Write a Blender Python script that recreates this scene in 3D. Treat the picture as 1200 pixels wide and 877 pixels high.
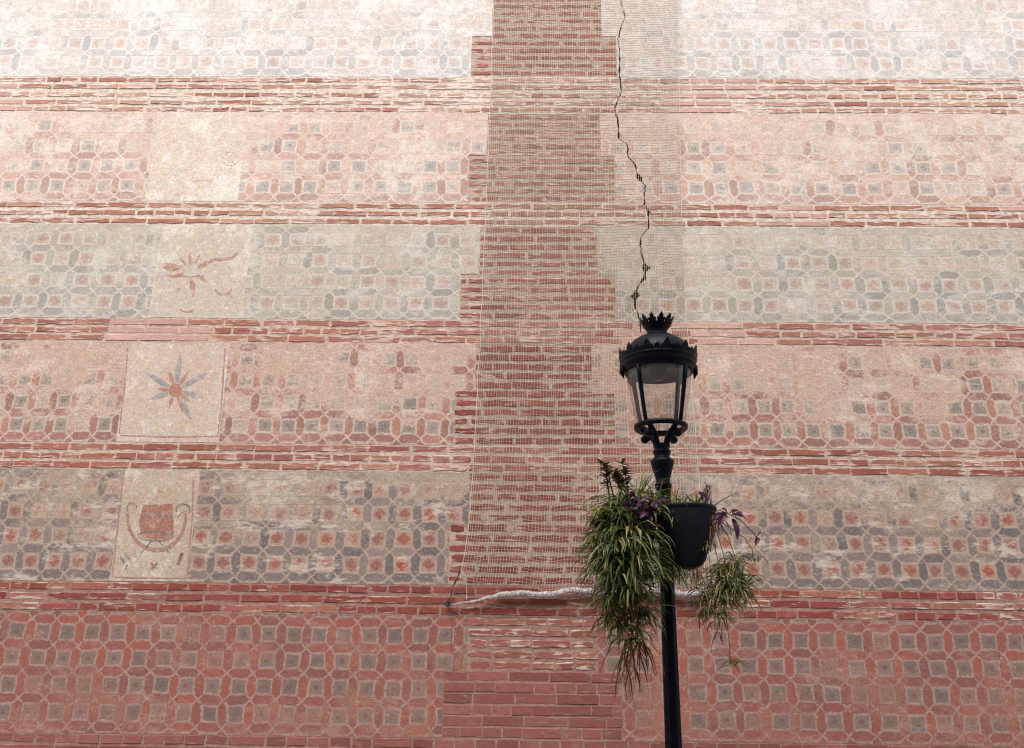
import bpy, math, random, bisect
from mathutils import Vector, Matrix, noise as mnoise

for o in list(bpy.data.objects):
    bpy.data.objects.remove(o)
scene = bpy.context.scene
COL = scene.collection
rad = math.radians
random.seed(7)

# ------------------------------------------------------------------ camera, sky, sun, exposure
PITCH, YAW, ROLL, FPX = rad(18.75), rad(1.0), rad(0.75), 1100.0
CAM = Vector((0.0, -7.2, 1.6))
CROT = (Matrix.Rotation(YAW, 3, 'Z') @ Matrix.Rotation(math.pi / 2 + PITCH, 3, 'X') @ Matrix.Rotation(ROLL, 3, 'Z'))
cam_data = bpy.data.cameras.new('camera')
cam_data.sensor_width = 36.0
cam_data.lens = 36.0 * FPX / 1200.0
cam_data.clip_end = 500.0
cam = bpy.data.objects.new('camera', cam_data)
cam.matrix_world = Matrix.Translation(CAM) @ CROT.to_4x4()
COL.objects.link(cam)
scene.camera = cam

SUN_EL, SUN_AZ = rad(56), rad(190)          # soft light coming over the added roofs across the street
world = bpy.data.worlds.new('World')
scene.world = world
world.use_nodes = True
wn = world.node_tree
bg = wn.nodes['Background']
sky = wn.nodes.new('ShaderNodeTexSky')
sky.sky_type = 'NISHITA'
sky.sun_disc = False
sky.sun_elevation = SUN_EL
sky.sun_rotation = SUN_AZ
sky.dust_density = 4.0
sky.ozone_density = 0.5
wn.links.new(sky.outputs[0], bg.inputs[0])
bg.inputs[1].default_value = 0.12
sun_data = bpy.data.lights.new('sun', 'SUN')
sun_data.energy = 1.5
sun_data.angle = rad(55)
sun_data.color = (1.0, 0.96, 0.915)
sun = bpy.data.objects.new('sun', sun_data)
sd = Vector((math.sin(SUN_AZ) * math.cos(SUN_EL), math.cos(SUN_AZ) * math.cos(SUN_EL), math.sin(SUN_EL)))
sun.rotation_euler = sd.to_track_quat('Z', 'Y').to_euler()
sun.location = (0, -6, 20)
COL.objects.link(sun)
vs = scene.view_settings
vs.view_transform = 'Standard'
vs.look = 'None'
vs.gamma = 1.0
vs.use_curve_mapping = False
vs.exposure = 1.12
cy = scene.cycles
cy.filter_width = 1.1
cy.max_bounces = 6
cy.diffuse_bounces = 3
cy.glossy_bounces = 3
cy.transparent_max_bounces = 8
cy.use_adaptive_sampling = True
cy.adaptive_threshold = 0.02


def at(px, py, y=0.0):
    """world point on the plane at depth y that was measured at photo pixel px,py"""
    d = CROT @ Vector(((px - 600) / FPX, -(py - 438.5) / FPX, -1.0))
    t = (y - CAM.y) / d.y
    return CAM + d * t


# ------------------------------------------------------------------ helpers
def obj(name, verts, faces, mat=None, parent=None, smooth=False):
    me = bpy.data.meshes.new(name)
    me.from_pydata([tuple(v) for v in verts], [], faces)
    if mat:
        me.materials.append(mat)
    if smooth:
        me.polygons.foreach_set('use_smooth', [True] * len(me.polygons))
    me.update()
    o = bpy.data.objects.new(name, me)
    COL.objects.link(o)
    if parent:
        o.parent = parent
    return o


def thing(name, label, cat, loc=(0, 0, 0), group=None):
    o = bpy.data.objects.new(name, None)
    o['kind'] = 'thing'
    o.empty_display_size = 0.2
    COL.objects.link(o)
    o.location = loc
    o['label'] = label
    o['category'] = cat
    if group:
        o['group'] = group
    return o


class MB:
    def __init__(s):
        s.v, s.f, s.tone = [], [], []

    def add(s, vs_, fs, tone=None):
        n = len(s.v)
        s.v += [Vector(p) for p in vs_]
        s.f += [tuple(i + n for i in f) for f in fs]
        if tone is not None:
            s.tone += [tone] * len(vs_)

    def box(s, a, b):
        x0, y0, z0 = a
        x1, y1, z1 = b
        s.add([(x0, y0, z0), (x1, y0, z0), (x1, y1, z0), (x0, y1, z0), (x0, y0, z1), (x1, y0, z1), (x1, y1, z1), (x0, y1, z1)],
              [(0, 3, 2, 1), (4, 5, 6, 7), (0, 1, 5, 4), (1, 2, 6, 5), (2, 3, 7, 6), (3, 0, 4, 7)])

    def tube(s, pts, r, sides=6, cap=True, tone=None):
        pts = [Vector(p) for p in pts]
        rs = r if isinstance(r, (list, tuple)) else [r] * len(pts)
        n = len(pts)
        rings = []
        up = Vector((0.13, 0.2, 0.97)).normalized()
        for i, p in enumerate(pts):
            t = (pts[min(i + 1, n - 1)] - pts[max(i - 1, 0)])
            t = t.normalized() if t.length > 1e-9 else Vector((0, 0, 1))
            a = t.cross(up)
            if a.length < 0.05:
                a = t.cross(Vector((1, 0, 0)))
            a.normalize()
            b = t.cross(a)
            rings.append([p + (a * math.cos(2 * math.pi * k / sides) + b * math.sin(2 * math.pi * k / sides)) * rs[i] for k in range(sides)])
        vv = [q for ring in rings for q in ring]
        ff = []
        for i in range(n - 1):
            for k in range(sides):
                k2 = (k + 1) % sides
                ff.append((i * sides + k, i * sides + k2, (i + 1) * sides + k2, (i + 1) * sides + k))
        if cap:
            ff.append(tuple(range(sides - 1, -1, -1)))
            ff.append(tuple((n - 1) * sides + k for k in range(sides)))
        s.add(vv, ff, tone)

    def lathe(s, prof, c=(0, 0, 0), seg=32, flute=None):
        c = Vector(c)
        n = len(prof)
        vv = []
        for (r, z) in prof:
            for k in range(seg):
                a = 2 * math.pi * k / seg
                rr = r * (flute(a, z) if flute else 1)
                vv.append(c + Vector((rr * math.sin(a), -rr * math.cos(a), z)))
        ff = []
        for i in range(n - 1):
            for k in range(seg):
                k2 = (k + 1) % seg
                ff.append((i * seg + k, i * seg + k2, (i + 1) * seg + k2, (i + 1) * seg + k))
        s.add(vv, ff)

    def sphere(s, c, r, seg=10, rings=6):
        s.lathe([(max(1e-4, r * math.sin(math.pi * i / rings)), -r * math.cos(math.pi * i / rings)) for i in range(rings + 1)], c, seg)

    def build(s, name, mat=None, parent=None, smooth=False):
        o = obj(name, s.v, s.f, mat, parent, smooth)
        if s.tone and len(s.tone) == len(s.v):
            at_ = o.data.attributes.new('tone', 'FLOAT', 'POINT')
            at_.data.foreach_set('value', s.tone)
        return o


# ------------------------------------------------------------------ node helper
class NT:
    def __init__(s, name):
        s.mat = bpy.data.materials.new(name)
        s.mat.use_nodes = True
        s.t = s.mat.node_tree
        s.bsdf = s.t.nodes['Principled BSDF']
        s.bsdf.inputs['Specular IOR Level'].default_value = 0.25
        s._pos = None

    def new(s, typ, **kw):
        n = s.t.nodes.new(typ)
        for k, v in kw.items():
            setattr(n, k, v)
        return n

    def put(s, sock, val):
        if isinstance(val, bpy.types.NodeSocket):
            s.t.links.new(val, sock)
        elif val is not None:
            if isinstance(val, (tuple, list)) and len(val) == 3 and sock.type == 'RGBA':
                val = (*val, 1.0)
            sock.default_value = val

    def m(s, op, a, b=None, c=None, clamp=False):
        n = s.new('ShaderNodeMath', operation=op, use_clamp=clamp)
        s.put(n.inputs[0], a)
        s.put(n.inputs[1], b)
        s.put(n.inputs[2], c)
        return n.outputs[0]

    def ss(s, lo, hi, x, a=0.0, b=1.0):
        n = s.new('ShaderNodeMapRange', interpolation_type='SMOOTHSTEP')
        s.put(n.inputs['Value'], x)
        s.put(n.inputs['From Min'], lo)
        s.put(n.inputs['From Max'], hi)
        s.put(n.inputs['To Min'], a)
        s.put(n.inputs['To Max'], b)
        return n.outputs[0]

    def mix(s, f, a, b, blend='MIX'):
        n = s.new('ShaderNodeMix', data_type='RGBA', blend_type=blend)
        s.put(n.inputs[0], f)
        s.put(n.inputs[6], a)
        s.put(n.inputs[7], b)
        return n.outputs[2]

    def pos(s, scale=(1, 1, 1), off=(0, 0, 0)):
        if s._pos is None:
            s._pos = s.new('ShaderNodeNewGeometry').outputs['Position']
        n = s.new('ShaderNodeMapping')
        s.put(n.inputs[0], s._pos)
        n.inputs['Scale'].default_value = scale
        n.inputs['Location'].default_value = off
        return n.outputs[0]

    def noise(s, scale, detail=2.0, rough=0.5, stretch=(1, 1, 1), off=(0, 0, 0), vec=None):
        n = s.new('ShaderNodeTexNoise')
        s.put(n.inputs['Vector'], vec if vec is not None else s.pos(stretch, off))
        n.inputs['Scale'].default_value = scale
        n.inputs['Detail'].default_value = detail
        n.inputs['Roughness'].default_value = rough
        return n.outputs['Fac']

    def hsv(s, col, h=0.5, sat=1.0, v=1.0):
        n = s.new('ShaderNodeHueSaturation')
        s.put(n.inputs['Hue'], h)
        s.put(n.inputs['Saturation'], sat)
        s.put(n.inputs['Value'], v)
        s.put(n.inputs['Color'], col)
        return n.outputs[0]

    def objrand(s):
        return s.new('ShaderNodeObjectInfo').outputs['Random']

    def bump(s, h, strength=0.5, dist=0.003):
        n = s.new('ShaderNodeBump')
        n.inputs['Strength'].default_value = strength
        n.inputs['Distance'].default_value = dist
        s.put(n.inputs['Height'], h)
        s.put(s.bsdf.inputs['Normal'], n.outputs[0])

    def out(s, col, rough=0.9):
        s.put(s.bsdf.inputs['Base Color'], col)
        s.put(s.bsdf.inputs['Roughness'], rough)
        return s.mat


def plain(name, col, rough=0.6, var=0.12, scale=30, metal=0.0, spec=0.4, bump=0.0):
    n = NT(name)
    f = n.noise(scale, 3, 0.6)
    c = n.mix(n.ss(0.35, 0.65, f), tuple(x * (1 - var) for x in col), tuple(min(1, x * (1 + var)) for x in col))
    n.bsdf.inputs['Metallic'].default_value = metal
    n.bsdf.inputs['Specular IOR Level'].default_value = spec
    if bump:
        n.bump(n.noise(scale * 4, 3, 0.6), bump, 0.002)
    return n.out(c, n.ss(0.3, 0.7, f, rough - 0.08, rough + 0.08))


# ------------------------------------------------------------------ wall materials
def mat_mortar(name, col, light):
    n = NT(name)
    big = n.noise(3.0, 3, 0.6)
    mid = n.noise(22, 4, 0.65, (1, 1, 1.6))
    fine = n.noise(140, 3, 0.7)
    c = n.mix(n.ss(0.32, 0.68, mid), tuple(x * 0.80 for x in col), light)
    c = n.mix(n.ss(0.40, 0.70, big, 0, 0.45), c, col)
    c = n.mix(n.ss(0.62, 0.72, fine, 0, 0.5), c, tuple(x * 0.55 for x in col))
    c = n.mix(n.ss(0.30, 0.40, n.noise(60, 2, 0.5), 0.35, 0.0), c, tuple(x * 0.6 for x in col))
    n.bump(n.m('ADD', n.m('MULTIPLY', mid, 0.7), n.m('MULTIPLY', fine, 0.5)), 0.9, 0.006)
    return n.out(c, 0.95)


def mat_brick(name, dark, lightc, mortar, thr, soft=0.06, streak=26, edgeamt=0.16):
    """brick face with lime and mortar smeared over part of it; thr high = little smear"""
    n = NT(name)
    r = n.objrand()
    c = n.mix(r, dark, lightc)
    c = n.hsv(c, n.m('MULTIPLY_ADD', n.m('FRACT', n.m('MULTIPLY', r, 7.31)), 0.016, 0.492), 1.0,
              n.m('MULTIPLY_ADD', n.m('FRACT', n.m('MULTIPLY', r, 17.7)), 0.32, 0.84))
    g = n.noise(55, 4, 0.7, (0.6, 1, 1.3))
    c = n.mix(n.ss(0.35, 0.7, g, 0.0, 0.5), c, tuple(x * 0.70 for x in dark))
    c = n.mix(n.ss(0.55, 0.75, n.noise(7, 3, 0.6), 0, 0.5), c, (mortar[0] * 0.9, mortar[1] * 0.75, mortar[2] * 0.65))
    sm = n.noise(streak, 4, 0.68, (0.32, 1, 1.8))
    sm2 = n.noise(2.2, 2, 0.5, off=(4, 0, 9))
    fld = n.m('ADD', sm, n.m('MULTIPLY', n.m('SUBTRACT', sm2, 0.5), 0.42))
    gen = n.new('ShaderNodeTexCoord').outputs['Generated']
    sg = n.new('ShaderNodeSeparateXYZ')
    n.put(sg.inputs[0], gen)
    ez = n.m('MULTIPLY', n.m('ABSOLUTE', n.m('SUBTRACT', sg.outputs[2], 0.5)), 2.0)
    ex = n.m('MULTIPLY', n.m('ABSOLUTE', n.m('SUBTRACT', sg.outputs[0], 0.5)), 2.0)
    edge = n.m('MAXIMUM', n.m('POWER', ez, 2.5), n.m('POWER', ex, 12.0))
    fld = n.m('ADD', fld, n.m('MULTIPLY_ADD', edge, edgeamt, -0.25 * edgeamt))
    mask = n.ss(thr - soft, thr + soft, fld)
    c = n.mix(mask, c, n.mix(n.noise(70, 3, 0.6), tuple(x * 0.82 for x in mortar), tuple(min(1, x * 1.12) for x in mortar)))
    n.bump(n.m('ADD', n.m('MULTIPLY', mask, 0.5), n.m('MULTIPLY', g, 0.7)), 0.8, 0.005)
    return n.out(c, 0.92)


def plaster_base(n, base, pale, tan, palem):
    """weathered lime plaster: blotches of lime, ochre and grey, sandy grain"""
    big = n.noise(1.3, 4, 0.68, off=(3, 0, 1))
    mid = n.noise(7.0, 4, 0.70)
    grit = n.noise(22, 4, 0.70, (0.8, 1, 1.15))
    fine = n.noise(80, 2, 0.65)
    c = n.mix(n.ss(0.40, 0.56, mid), base, tan)
    c = n.mix(n.ss(0.52, 0.66, grit, 0.0, 0.55), c, tuple(x * y for x, y in zip(base, (0.80, 0.70, 0.67))))
    k = n.m('ADD', n.m('ADD', n.m('MULTIPLY', big, 0.45), n.m('MULTIPLY', grit, 0.20)), n.m('MULTIPLY', mid, 0.35))
    c = n.mix(n.ss(0.560 - palem * 0.15, 0.635 - palem * 0.15, k, 0.0, 0.85), c, pale)
    c = n.mix(n.ss(0.42, 0.32, grit, 0.0, 0.7), c, tuple(min(0.92, x * 1.10) for x in pale))
    c = n.mix(0.24, c, n.noise(16, 3, 0.7, off=(2, 0, 6)).node.outputs['Color'], 'OVERLAY')
    c = n.hsv(c, 0.5, 1.0, n.ss(0.28, 0.72, fine, 1.14, 0.82))
    return c, fine, mid


def mat_fresco(name, kind, sq, hexa, line, base, pale, tan, palem=0.3, wear=0.5, op=0.9, grad=0.25, nrows=4, lineop=0.8, faint=0.16, bloom=0.45, incv=0.0, rndw=0.22):
    n = NT(name)
    uvn = n.new('ShaderNodeUVMap', uv_map='pattern')
    sep = n.new('ShaderNodeSeparateXYZ')
    n.put(sep.inputs[0], uvn.outputs[0])
    wn0 = n.noise(14, 3, 0.65).node
    wsep = n.new('ShaderNodeSeparateColor')
    n.put(wsep.inputs[0], wn0.outputs['Color'])
    wlo = n.new('ShaderNodeSeparateColor')
    n.put(wlo.inputs[0], n.noise(2.6, 1, 0.5, off=(8, 0, 3)).node.outputs['Color'])
    w1 = n.m('MULTIPLY_ADD', n.m('SUBTRACT', wlo.outputs[0], 0.5), 1.6, wsep.outputs[0])
    w2 = n.m('MULTIPLY_ADD', n.m('SUBTRACT', wlo.outputs[1], 0.5), 1.3, wsep.outputs[1])
    u = n.m('ADD', sep.outputs[0], n.m('MULTIPLY', n.m('SUBTRACT', w1, 0.5), 0.16))
    v = n.m('ADD', sep.outputs[1], n.m('MULTIPLY', n.m('SUBTRACT', w2, 0.5), 0.14))
    fu, fv = n.m('FRACT', u), n.m('FRACT', v)
    cu = n.m('ABSOLUTE', n.m('SUBTRACT', fu, 0.5))
    cv = n.m('ABSOLUTE', n.m('SUBTRACT', fv, 0.5))
    a, b = n.m('SUBTRACT', 0.5, cu), n.m('SUBTRACT', 0.5, cv)
    mn = n.m('MINIMUM', a, b)
    S, Wd = 0.205, 0.05
    edge = n.noise(55, 2, 0.7)
    wv = n.m('MULTIPLY_ADD', n.m('SUBTRACT', edge, 0.5), 0.11, Wd)
    l1 = n.m('SUBTRACT', 1.0, n.ss(n.m('MULTIPLY', wv, 0.55), n.m('MULTIPLY', wv, 1.35), n.m('ABSOLUTE', n.m('SUBTRACT', mn, S))))
    l2 = n.m('MULTIPLY', n.m('SUBTRACT', 1.0, n.ss(n.m('MULTIPLY', wv, 0.7), n.m('MULTIPLY', wv, 1.5), n.m('ABSOLUTE', n.m('SUBTRACT', a, b)))),
             n.m('LESS_THAN', mn, S))
    ln = n.m('MAXIMUM', l1, l2)
    issq = n.m('GREATER_THAN', mn, S)
    vert = n.m('LESS_THAN', a, n.m('MINIMUM', b, S))
    horz = n.m('LESS_THAN', b, n.m('MINIMUM', a, S))
    idu = n.m('FLOOR', n.m('ADD', u, n.m('MULTIPLY', vert, 0.5)))
    idv = n.m('FLOOR', n.m('ADD', v, n.m('MULTIPLY', horz, 0.5)))
    comb = n.new('ShaderNodeCombineXYZ')
    n.put(comb.inputs[0], n.m('ADD', idu, n.m('MULTIPLY', vert, 0.41)))
    n.put(comb.inputs[1], n.m('ADD', idv, n.m('MULTIPLY', horz, 0.37)))
    comb.inputs[2].default_value = (hash(name) % 50) * 0 + len(name) * 1.3
    wn_ = n.new('ShaderNodeTexWhiteNoise')
    n.put(wn_.inputs[0], comb.outputs[0])
    rnd = wn_.outputs['Value']
    rnd2 = n.m('FRACT', n.m('MULTIPLY', rnd, 13.7))
    # paint colours
    r2 = n.m('SQRT', n.m('ADD', n.m('MULTIPLY', cu, cu), n.m('MULTIPLY', cv, cv)))
    if kind == 'A':     # grey squares with a small red ring
        ring = n.m('SUBTRACT', 1.0, n.ss(0.012, 0.035, n.m('ABSOLUTE', n.m('SUBTRACT', r2, 0.075))))
        dot = n.ss(0.12, 0.03, r2, 0.0, 1.0)
        sqc = n.mix(n.m('MULTIPLY', dot, n.m('MULTIPLY', rnd2, 0.75)), sq, tuple(x * 0.75 for x in hexa))
        sqc = n.mix(n.m('MULTIPLY', ring, 0.55), sqc, (0.16, 0.10, 0.10))
    else:               # red squares with a soft four-pointed star
        star = n.ss(0.24, 0.15, n.m('ADD', n.m('MULTIPLY', n.m('MAXIMUM', cu, cv), 0.75), n.m('MULTIPLY', n.m('MINIMUM', cu, cv), 0.9)), 0.0, 1.0)
        sqc = n.mix(star, tuple(0.5 * x + 0.5 * y for x, y in zip(sq, base)), sq)
    hx = n.mix(rnd2, hexa, tuple(0.75 * x + 0.25 * y for x, y in zip(hexa, tan)))
    paint = n.mix(issq, hx, sqc)
    grain = n.noise(62, 3, 0.75, (1, 1, 0.8))
    paint = n.hsv(paint, 0.5, n.m('MULTIPLY_ADD', rnd2, 0.3, 0.78), n.m('ADD', n.m('MULTIPLY_ADD', rnd2, 0.34, 0.50), n.m('MULTIPLY', grain, 0.66)))
    # wear
    f1 = n.noise(1.5, 3, 0.62, (1, 1, 1.5), (len(name), 0, 2))
    f2 = n.noise(7.5, 3, 0.62, (0.8, 1, 1.2))
    f3 = n.noise(34, 3, 0.75)
    fld = n.m('ADD', n.m('ADD', n.m('MULTIPLY_ADD', f1, 1.0, -0.14), n.m('MULTIPLY', f2, 0.36)), n.m('MULTIPLY', n.m('SUBTRACT', f3, 0.5), 0.50))
    fld = n.m('ADD', fld, n.m('MULTIPLY', n.m('SUBTRACT', rnd, 0.5), rndw))
    fld = n.m('SUBTRACT', fld, n.m('MULTIPLY', n.m('SUBTRACT', n.m('DIVIDE', sep.outputs[1], nrows), 0.45), grad))
    keep = n.ss(wear - 0.02, wear + 0.17, fld)
    pop = n.m('MULTIPLY', n.m('MULTIPLY_ADD', keep, op - faint, faint), n.ss(0.34, 0.52, grain, 0.55, 1.0), clamp=True)
    bc, fine, mid = plaster_base(n, base, pale, tan, palem)
    c = n.mix(pop, bc, paint)
    lk = n.m('MULTIPLY', n.m('MULTIPLY', ln, n.m('MULTIPLY_ADD', keep, 0.65, 0.30)), n.ss(0.36, 0.52, f3, 0.35, 1.0))
    c = n.mix(n.m('MULTIPLY', lk, lineop, clamp=True), c, line)
    # incised setting-out lines
    inc = n.m('MULTIPLY', n.m('SUBTRACT', 1.0, n.ss(0.004, 0.012, n.m('ABSOLUTE', n.m('SUBTRACT', n.m('ABSOLUTE', n.m('SUBTRACT', n.m('FRACT', sep.outputs[1]), 0.5)), 0.335)))),
              n.ss(0.45, 0.58, n.noise(3.3, 2, 0.5, (1, 1, 2.5), (5, 5, 5))))
    if incv:
        inv = n.m('MULTIPLY', n.m('SUBTRACT', 1.0, n.ss(0.006, 0.014, n.m('ABSOLUTE', n.m('SUBTRACT', n.m('ABSOLUTE', n.m('SUBTRACT', n.m('FRACT', sep.outputs[0]), 0.5)), 0.335)))),
                  n.ss(0.47, 0.56, n.noise(1.7, 2, 0.5, (1, 1, 1), (15, 5, 8))))
        inc = n.m('MAXIMUM', inc, inv)
    c = n.mix(n.m('MULTIPLY', inc, 0.55), c, tuple(x * 0.35 for x in base))
    # lime bloom over everything
    bl = n.ss(0.53, 0.64, n.noise(3.0, 5, 0.75, (0.8, 1, 2.2), (9, 1, 4)))
    c = n.mix(n.m('MULTIPLY', bl, bloom), c, pale)
    n.bump(n.noise(60, 3, 0.75), 0.8, 0.007)
    return n.out(c, 0.93)


def mat_plaster(name, base, pale, tan, palem=0.4):
    n = NT(name)
    c, fine, mid = plaster_base(n, base, pale, tan, palem)
    n.bump(n.m('ADD', n.m('MULTIPLY', fine, 0.55), n.m('MULTIPLY', mid, 0.8)), 0.75, 0.004)
    return n.out(c, 0.93)


def mat_motif(name, col, base, wear=0.48):
    n = NT(name)
    f = n.m('ADD', n.m('MULTIPLY', n.noise(14, 5, 0.72), 0.6), n.m('MULTIPLY', n.noise(60, 4, 0.75), 0.4))
    k = n.ss(wear - 0.07, wear + 0.09, f)
    bc, fine, mid = plaster_base(n, base, tuple(min(0.9, x * 1.15) for x in base), tuple(x * 0.95 for x in base), 0.4)
    c = n.mix(n.m('MULTIPLY_ADD', k, 0.72, 0.10), bc, n.hsv(col, 0.5, 1.0, n.ss(0.3, 0.7, fine, 1.3, 0.75)))
    n.bump(n.noise(95, 4, 0.72), 0.7, 0.003)
    return n.out(c, 0.93)


RED, BLUE = (0.34, 0.105, 0.072), (0.155, 0.15, 0.175)
GREY = (0.235, 0.215, 0.20)
LINE = (0.50, 0.36, 0.27)
M_MORTAR = mat_mortar('lime_mortar', (0.56, 0.41, 0.335), (0.74, 0.60, 0.515))
M_MORTAR_PALE = mat_mortar('pale_lime_mortar', (0.66, 0.54, 0.455), (0.84, 0.75, 0.67))
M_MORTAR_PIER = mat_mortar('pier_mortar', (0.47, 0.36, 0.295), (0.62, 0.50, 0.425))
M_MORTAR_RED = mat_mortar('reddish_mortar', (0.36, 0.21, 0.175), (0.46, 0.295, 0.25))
MORT = (0.66, 0.52, 0.435)
M_BRICK_WORN = mat_brick('worn_brick', (0.39, 0.165, 0.125), (0.47, 0.245, 0.185), MORT, 0.545)
M_BRICK_PALE = mat_brick('pale_worn_brick', (0.47, 0.26, 0.20), (0.58, 0.37, 0.295), (0.78, 0.675, 0.59), 0.525)
M_BRICK_MED = mat_brick('weathered_brick', (0.34, 0.122, 0.095), (0.42, 0.185, 0.142), MORT, 0.57)
M_BRICK_RED = mat_brick('dark_red_brick', (0.27, 0.070, 0.058), (0.34, 0.105, 0.082), (0.56, 0.38, 0.31), 0.62)
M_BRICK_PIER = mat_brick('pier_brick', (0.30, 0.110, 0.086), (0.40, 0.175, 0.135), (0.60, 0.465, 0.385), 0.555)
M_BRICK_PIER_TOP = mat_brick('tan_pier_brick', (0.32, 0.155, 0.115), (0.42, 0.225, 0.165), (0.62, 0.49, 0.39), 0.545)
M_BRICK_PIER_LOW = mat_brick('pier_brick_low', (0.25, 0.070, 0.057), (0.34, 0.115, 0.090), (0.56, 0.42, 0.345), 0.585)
M_BRICK_NEW = mat_brick('repaired_brick', (0.285, 0.107, 0.090), (0.34, 0.142, 0.118), (0.43, 0.265, 0.22), 0.66, 0.12, edgeamt=0.06)
M_BRICK_PINK = mat_brick('pink_repaired_brick', (0.60, 0.37, 0.32), (0.64, 0.42, 0.36), (0.74, 0.60, 0.52), 0.62, 0.12, edgeamt=0.06)

fresco = {
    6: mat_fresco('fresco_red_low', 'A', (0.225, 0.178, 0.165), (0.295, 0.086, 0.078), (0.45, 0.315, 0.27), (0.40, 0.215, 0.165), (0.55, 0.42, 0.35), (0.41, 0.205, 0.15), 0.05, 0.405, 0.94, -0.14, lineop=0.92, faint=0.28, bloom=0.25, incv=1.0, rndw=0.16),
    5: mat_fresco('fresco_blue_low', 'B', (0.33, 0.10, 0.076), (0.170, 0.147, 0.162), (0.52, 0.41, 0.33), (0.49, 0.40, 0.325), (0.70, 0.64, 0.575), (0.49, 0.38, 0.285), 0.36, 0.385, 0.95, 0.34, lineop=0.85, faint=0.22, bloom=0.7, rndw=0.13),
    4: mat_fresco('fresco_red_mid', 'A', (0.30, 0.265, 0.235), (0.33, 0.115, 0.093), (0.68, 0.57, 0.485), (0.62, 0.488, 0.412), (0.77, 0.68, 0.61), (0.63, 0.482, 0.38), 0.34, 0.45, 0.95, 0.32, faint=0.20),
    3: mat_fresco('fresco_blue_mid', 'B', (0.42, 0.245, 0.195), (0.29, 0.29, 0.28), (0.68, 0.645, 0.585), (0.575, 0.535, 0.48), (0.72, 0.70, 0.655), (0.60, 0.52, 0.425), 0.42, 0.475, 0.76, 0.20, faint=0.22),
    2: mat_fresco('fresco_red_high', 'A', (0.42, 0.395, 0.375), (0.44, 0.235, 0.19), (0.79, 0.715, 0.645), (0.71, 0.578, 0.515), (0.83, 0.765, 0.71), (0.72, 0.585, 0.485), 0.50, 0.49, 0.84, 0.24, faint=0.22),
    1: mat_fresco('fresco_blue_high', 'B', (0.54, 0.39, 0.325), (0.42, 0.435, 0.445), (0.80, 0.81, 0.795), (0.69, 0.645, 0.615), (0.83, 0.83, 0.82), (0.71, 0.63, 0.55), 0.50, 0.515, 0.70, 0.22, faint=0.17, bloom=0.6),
}
fresco[0] = fresco[2]
M_PL = {
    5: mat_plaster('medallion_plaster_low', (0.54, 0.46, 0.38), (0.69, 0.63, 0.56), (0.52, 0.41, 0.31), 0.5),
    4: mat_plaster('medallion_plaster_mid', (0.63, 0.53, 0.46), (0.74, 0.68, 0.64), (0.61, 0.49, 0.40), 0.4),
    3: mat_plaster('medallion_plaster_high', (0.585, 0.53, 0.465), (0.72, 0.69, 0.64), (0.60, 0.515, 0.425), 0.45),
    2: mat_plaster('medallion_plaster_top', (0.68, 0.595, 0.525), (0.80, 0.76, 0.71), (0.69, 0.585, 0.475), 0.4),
}
M_EDGE = mat_plaster('broken_plaster_edge', (0.42, 0.27, 0.215), (0.52, 0.40, 0.34), (0.42, 0.25, 0.19), 0.2)

# ------------------------------------------------------------------ ground (below the frame)
M_PAVE = plain('paving_stone', (0.30, 0.27, 0.24), 0.8, 0.15, 4, bump=0.3)
g = MB()
g.add([(-150, -150, -0.02), (150, -150, -0.02), (150, 150, -0.02), (-150, 150, -0.02)], [(0, 1, 2, 3)])
gr = g.build('ground', M_PAVE)
gr['kind'] = 'structure'
g = MB()
g.box((-12, -3.0, -0.016), (12, -0.001, 0.10))
pv = g.build('pavement', plain('pale_paving', (0.38, 0.34, 0.30), 0.8, 0.12, 5, bump=0.3))
pv['kind'] = 'structure'

# ------------------------------------------------------------------ the wall
XMIN, XMAX, ZTOP = -10.0, 10.0, 9.31
wall = thing('church_wall', 'tall old wall with faded painted fresco bands between rows of red brick', 'wall', (0, 0, 0))

crack_px = [(729, -40), (727, -15), (728.5, 7.5), (732.5, 20), (727, 35), (724, 48), (726, 60), (725.5, 85), (727.5, 100), (728.5, 108), (724, 118), (720.5, 127),
            (724, 143), (725.5, 163), (735.5, 170.5), (735.5, 184), (743.6, 192), (748, 208), (755.6, 218), (755, 230), (755.6, 240), (760, 247.6),
            (760, 267.6), (753, 275), (750, 285), (752, 300), (757, 314), (754.4, 328), (748, 335), (744, 347), (744, 360), (748.6, 370), (751, 392)]
crack_pts = sorted([(at(x, y).z, at(x, y).x) for x, y in crack_px])
CZ0 = crack_pts[0][0]
crack_holes = [(at(757, 314).z, 0.030), (at(744, 347).z, 0.030), (at(749, 208).z, 0.018), (at(760, 250).z, 0.008), (at(754, 328).z, 0.012)]


def crack(z):
    """centre x and half width of the crack at height z"""
    if z <= CZ0:
        return crack_pts[0][1], 0.0
    i = bisect.bisect([p[0] for p in crack_pts], z)
    if i >= len(crack_pts):
        x = crack_pts[-1][1]
    else:
        (z0, x0), (z1, x1) = crack_pts[i - 1], crack_pts[i]
        x = x0 + (x1 - x0) * (z - z0) / max(1e-6, z1 - z0)
    x += 0.010 * mnoise.noise(Vector((0, 0, z * 38))) + 0.005 * mnoise.noise(Vector((3, 0, z * 110)))
    w = 0.0070 + 0.010 * mnoise.noise(Vector((7, 2, z * 16)))
    for hz, hw in crack_holes:
        w += hw * math.exp(-((z - hz) / 0.028) ** 2)
    w = max(0.0016, w) * min(1.0, (z - CZ0) / 0.1 + 0.15)
    if z > 7.0:
        w *= 0.75
    return x, w


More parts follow.
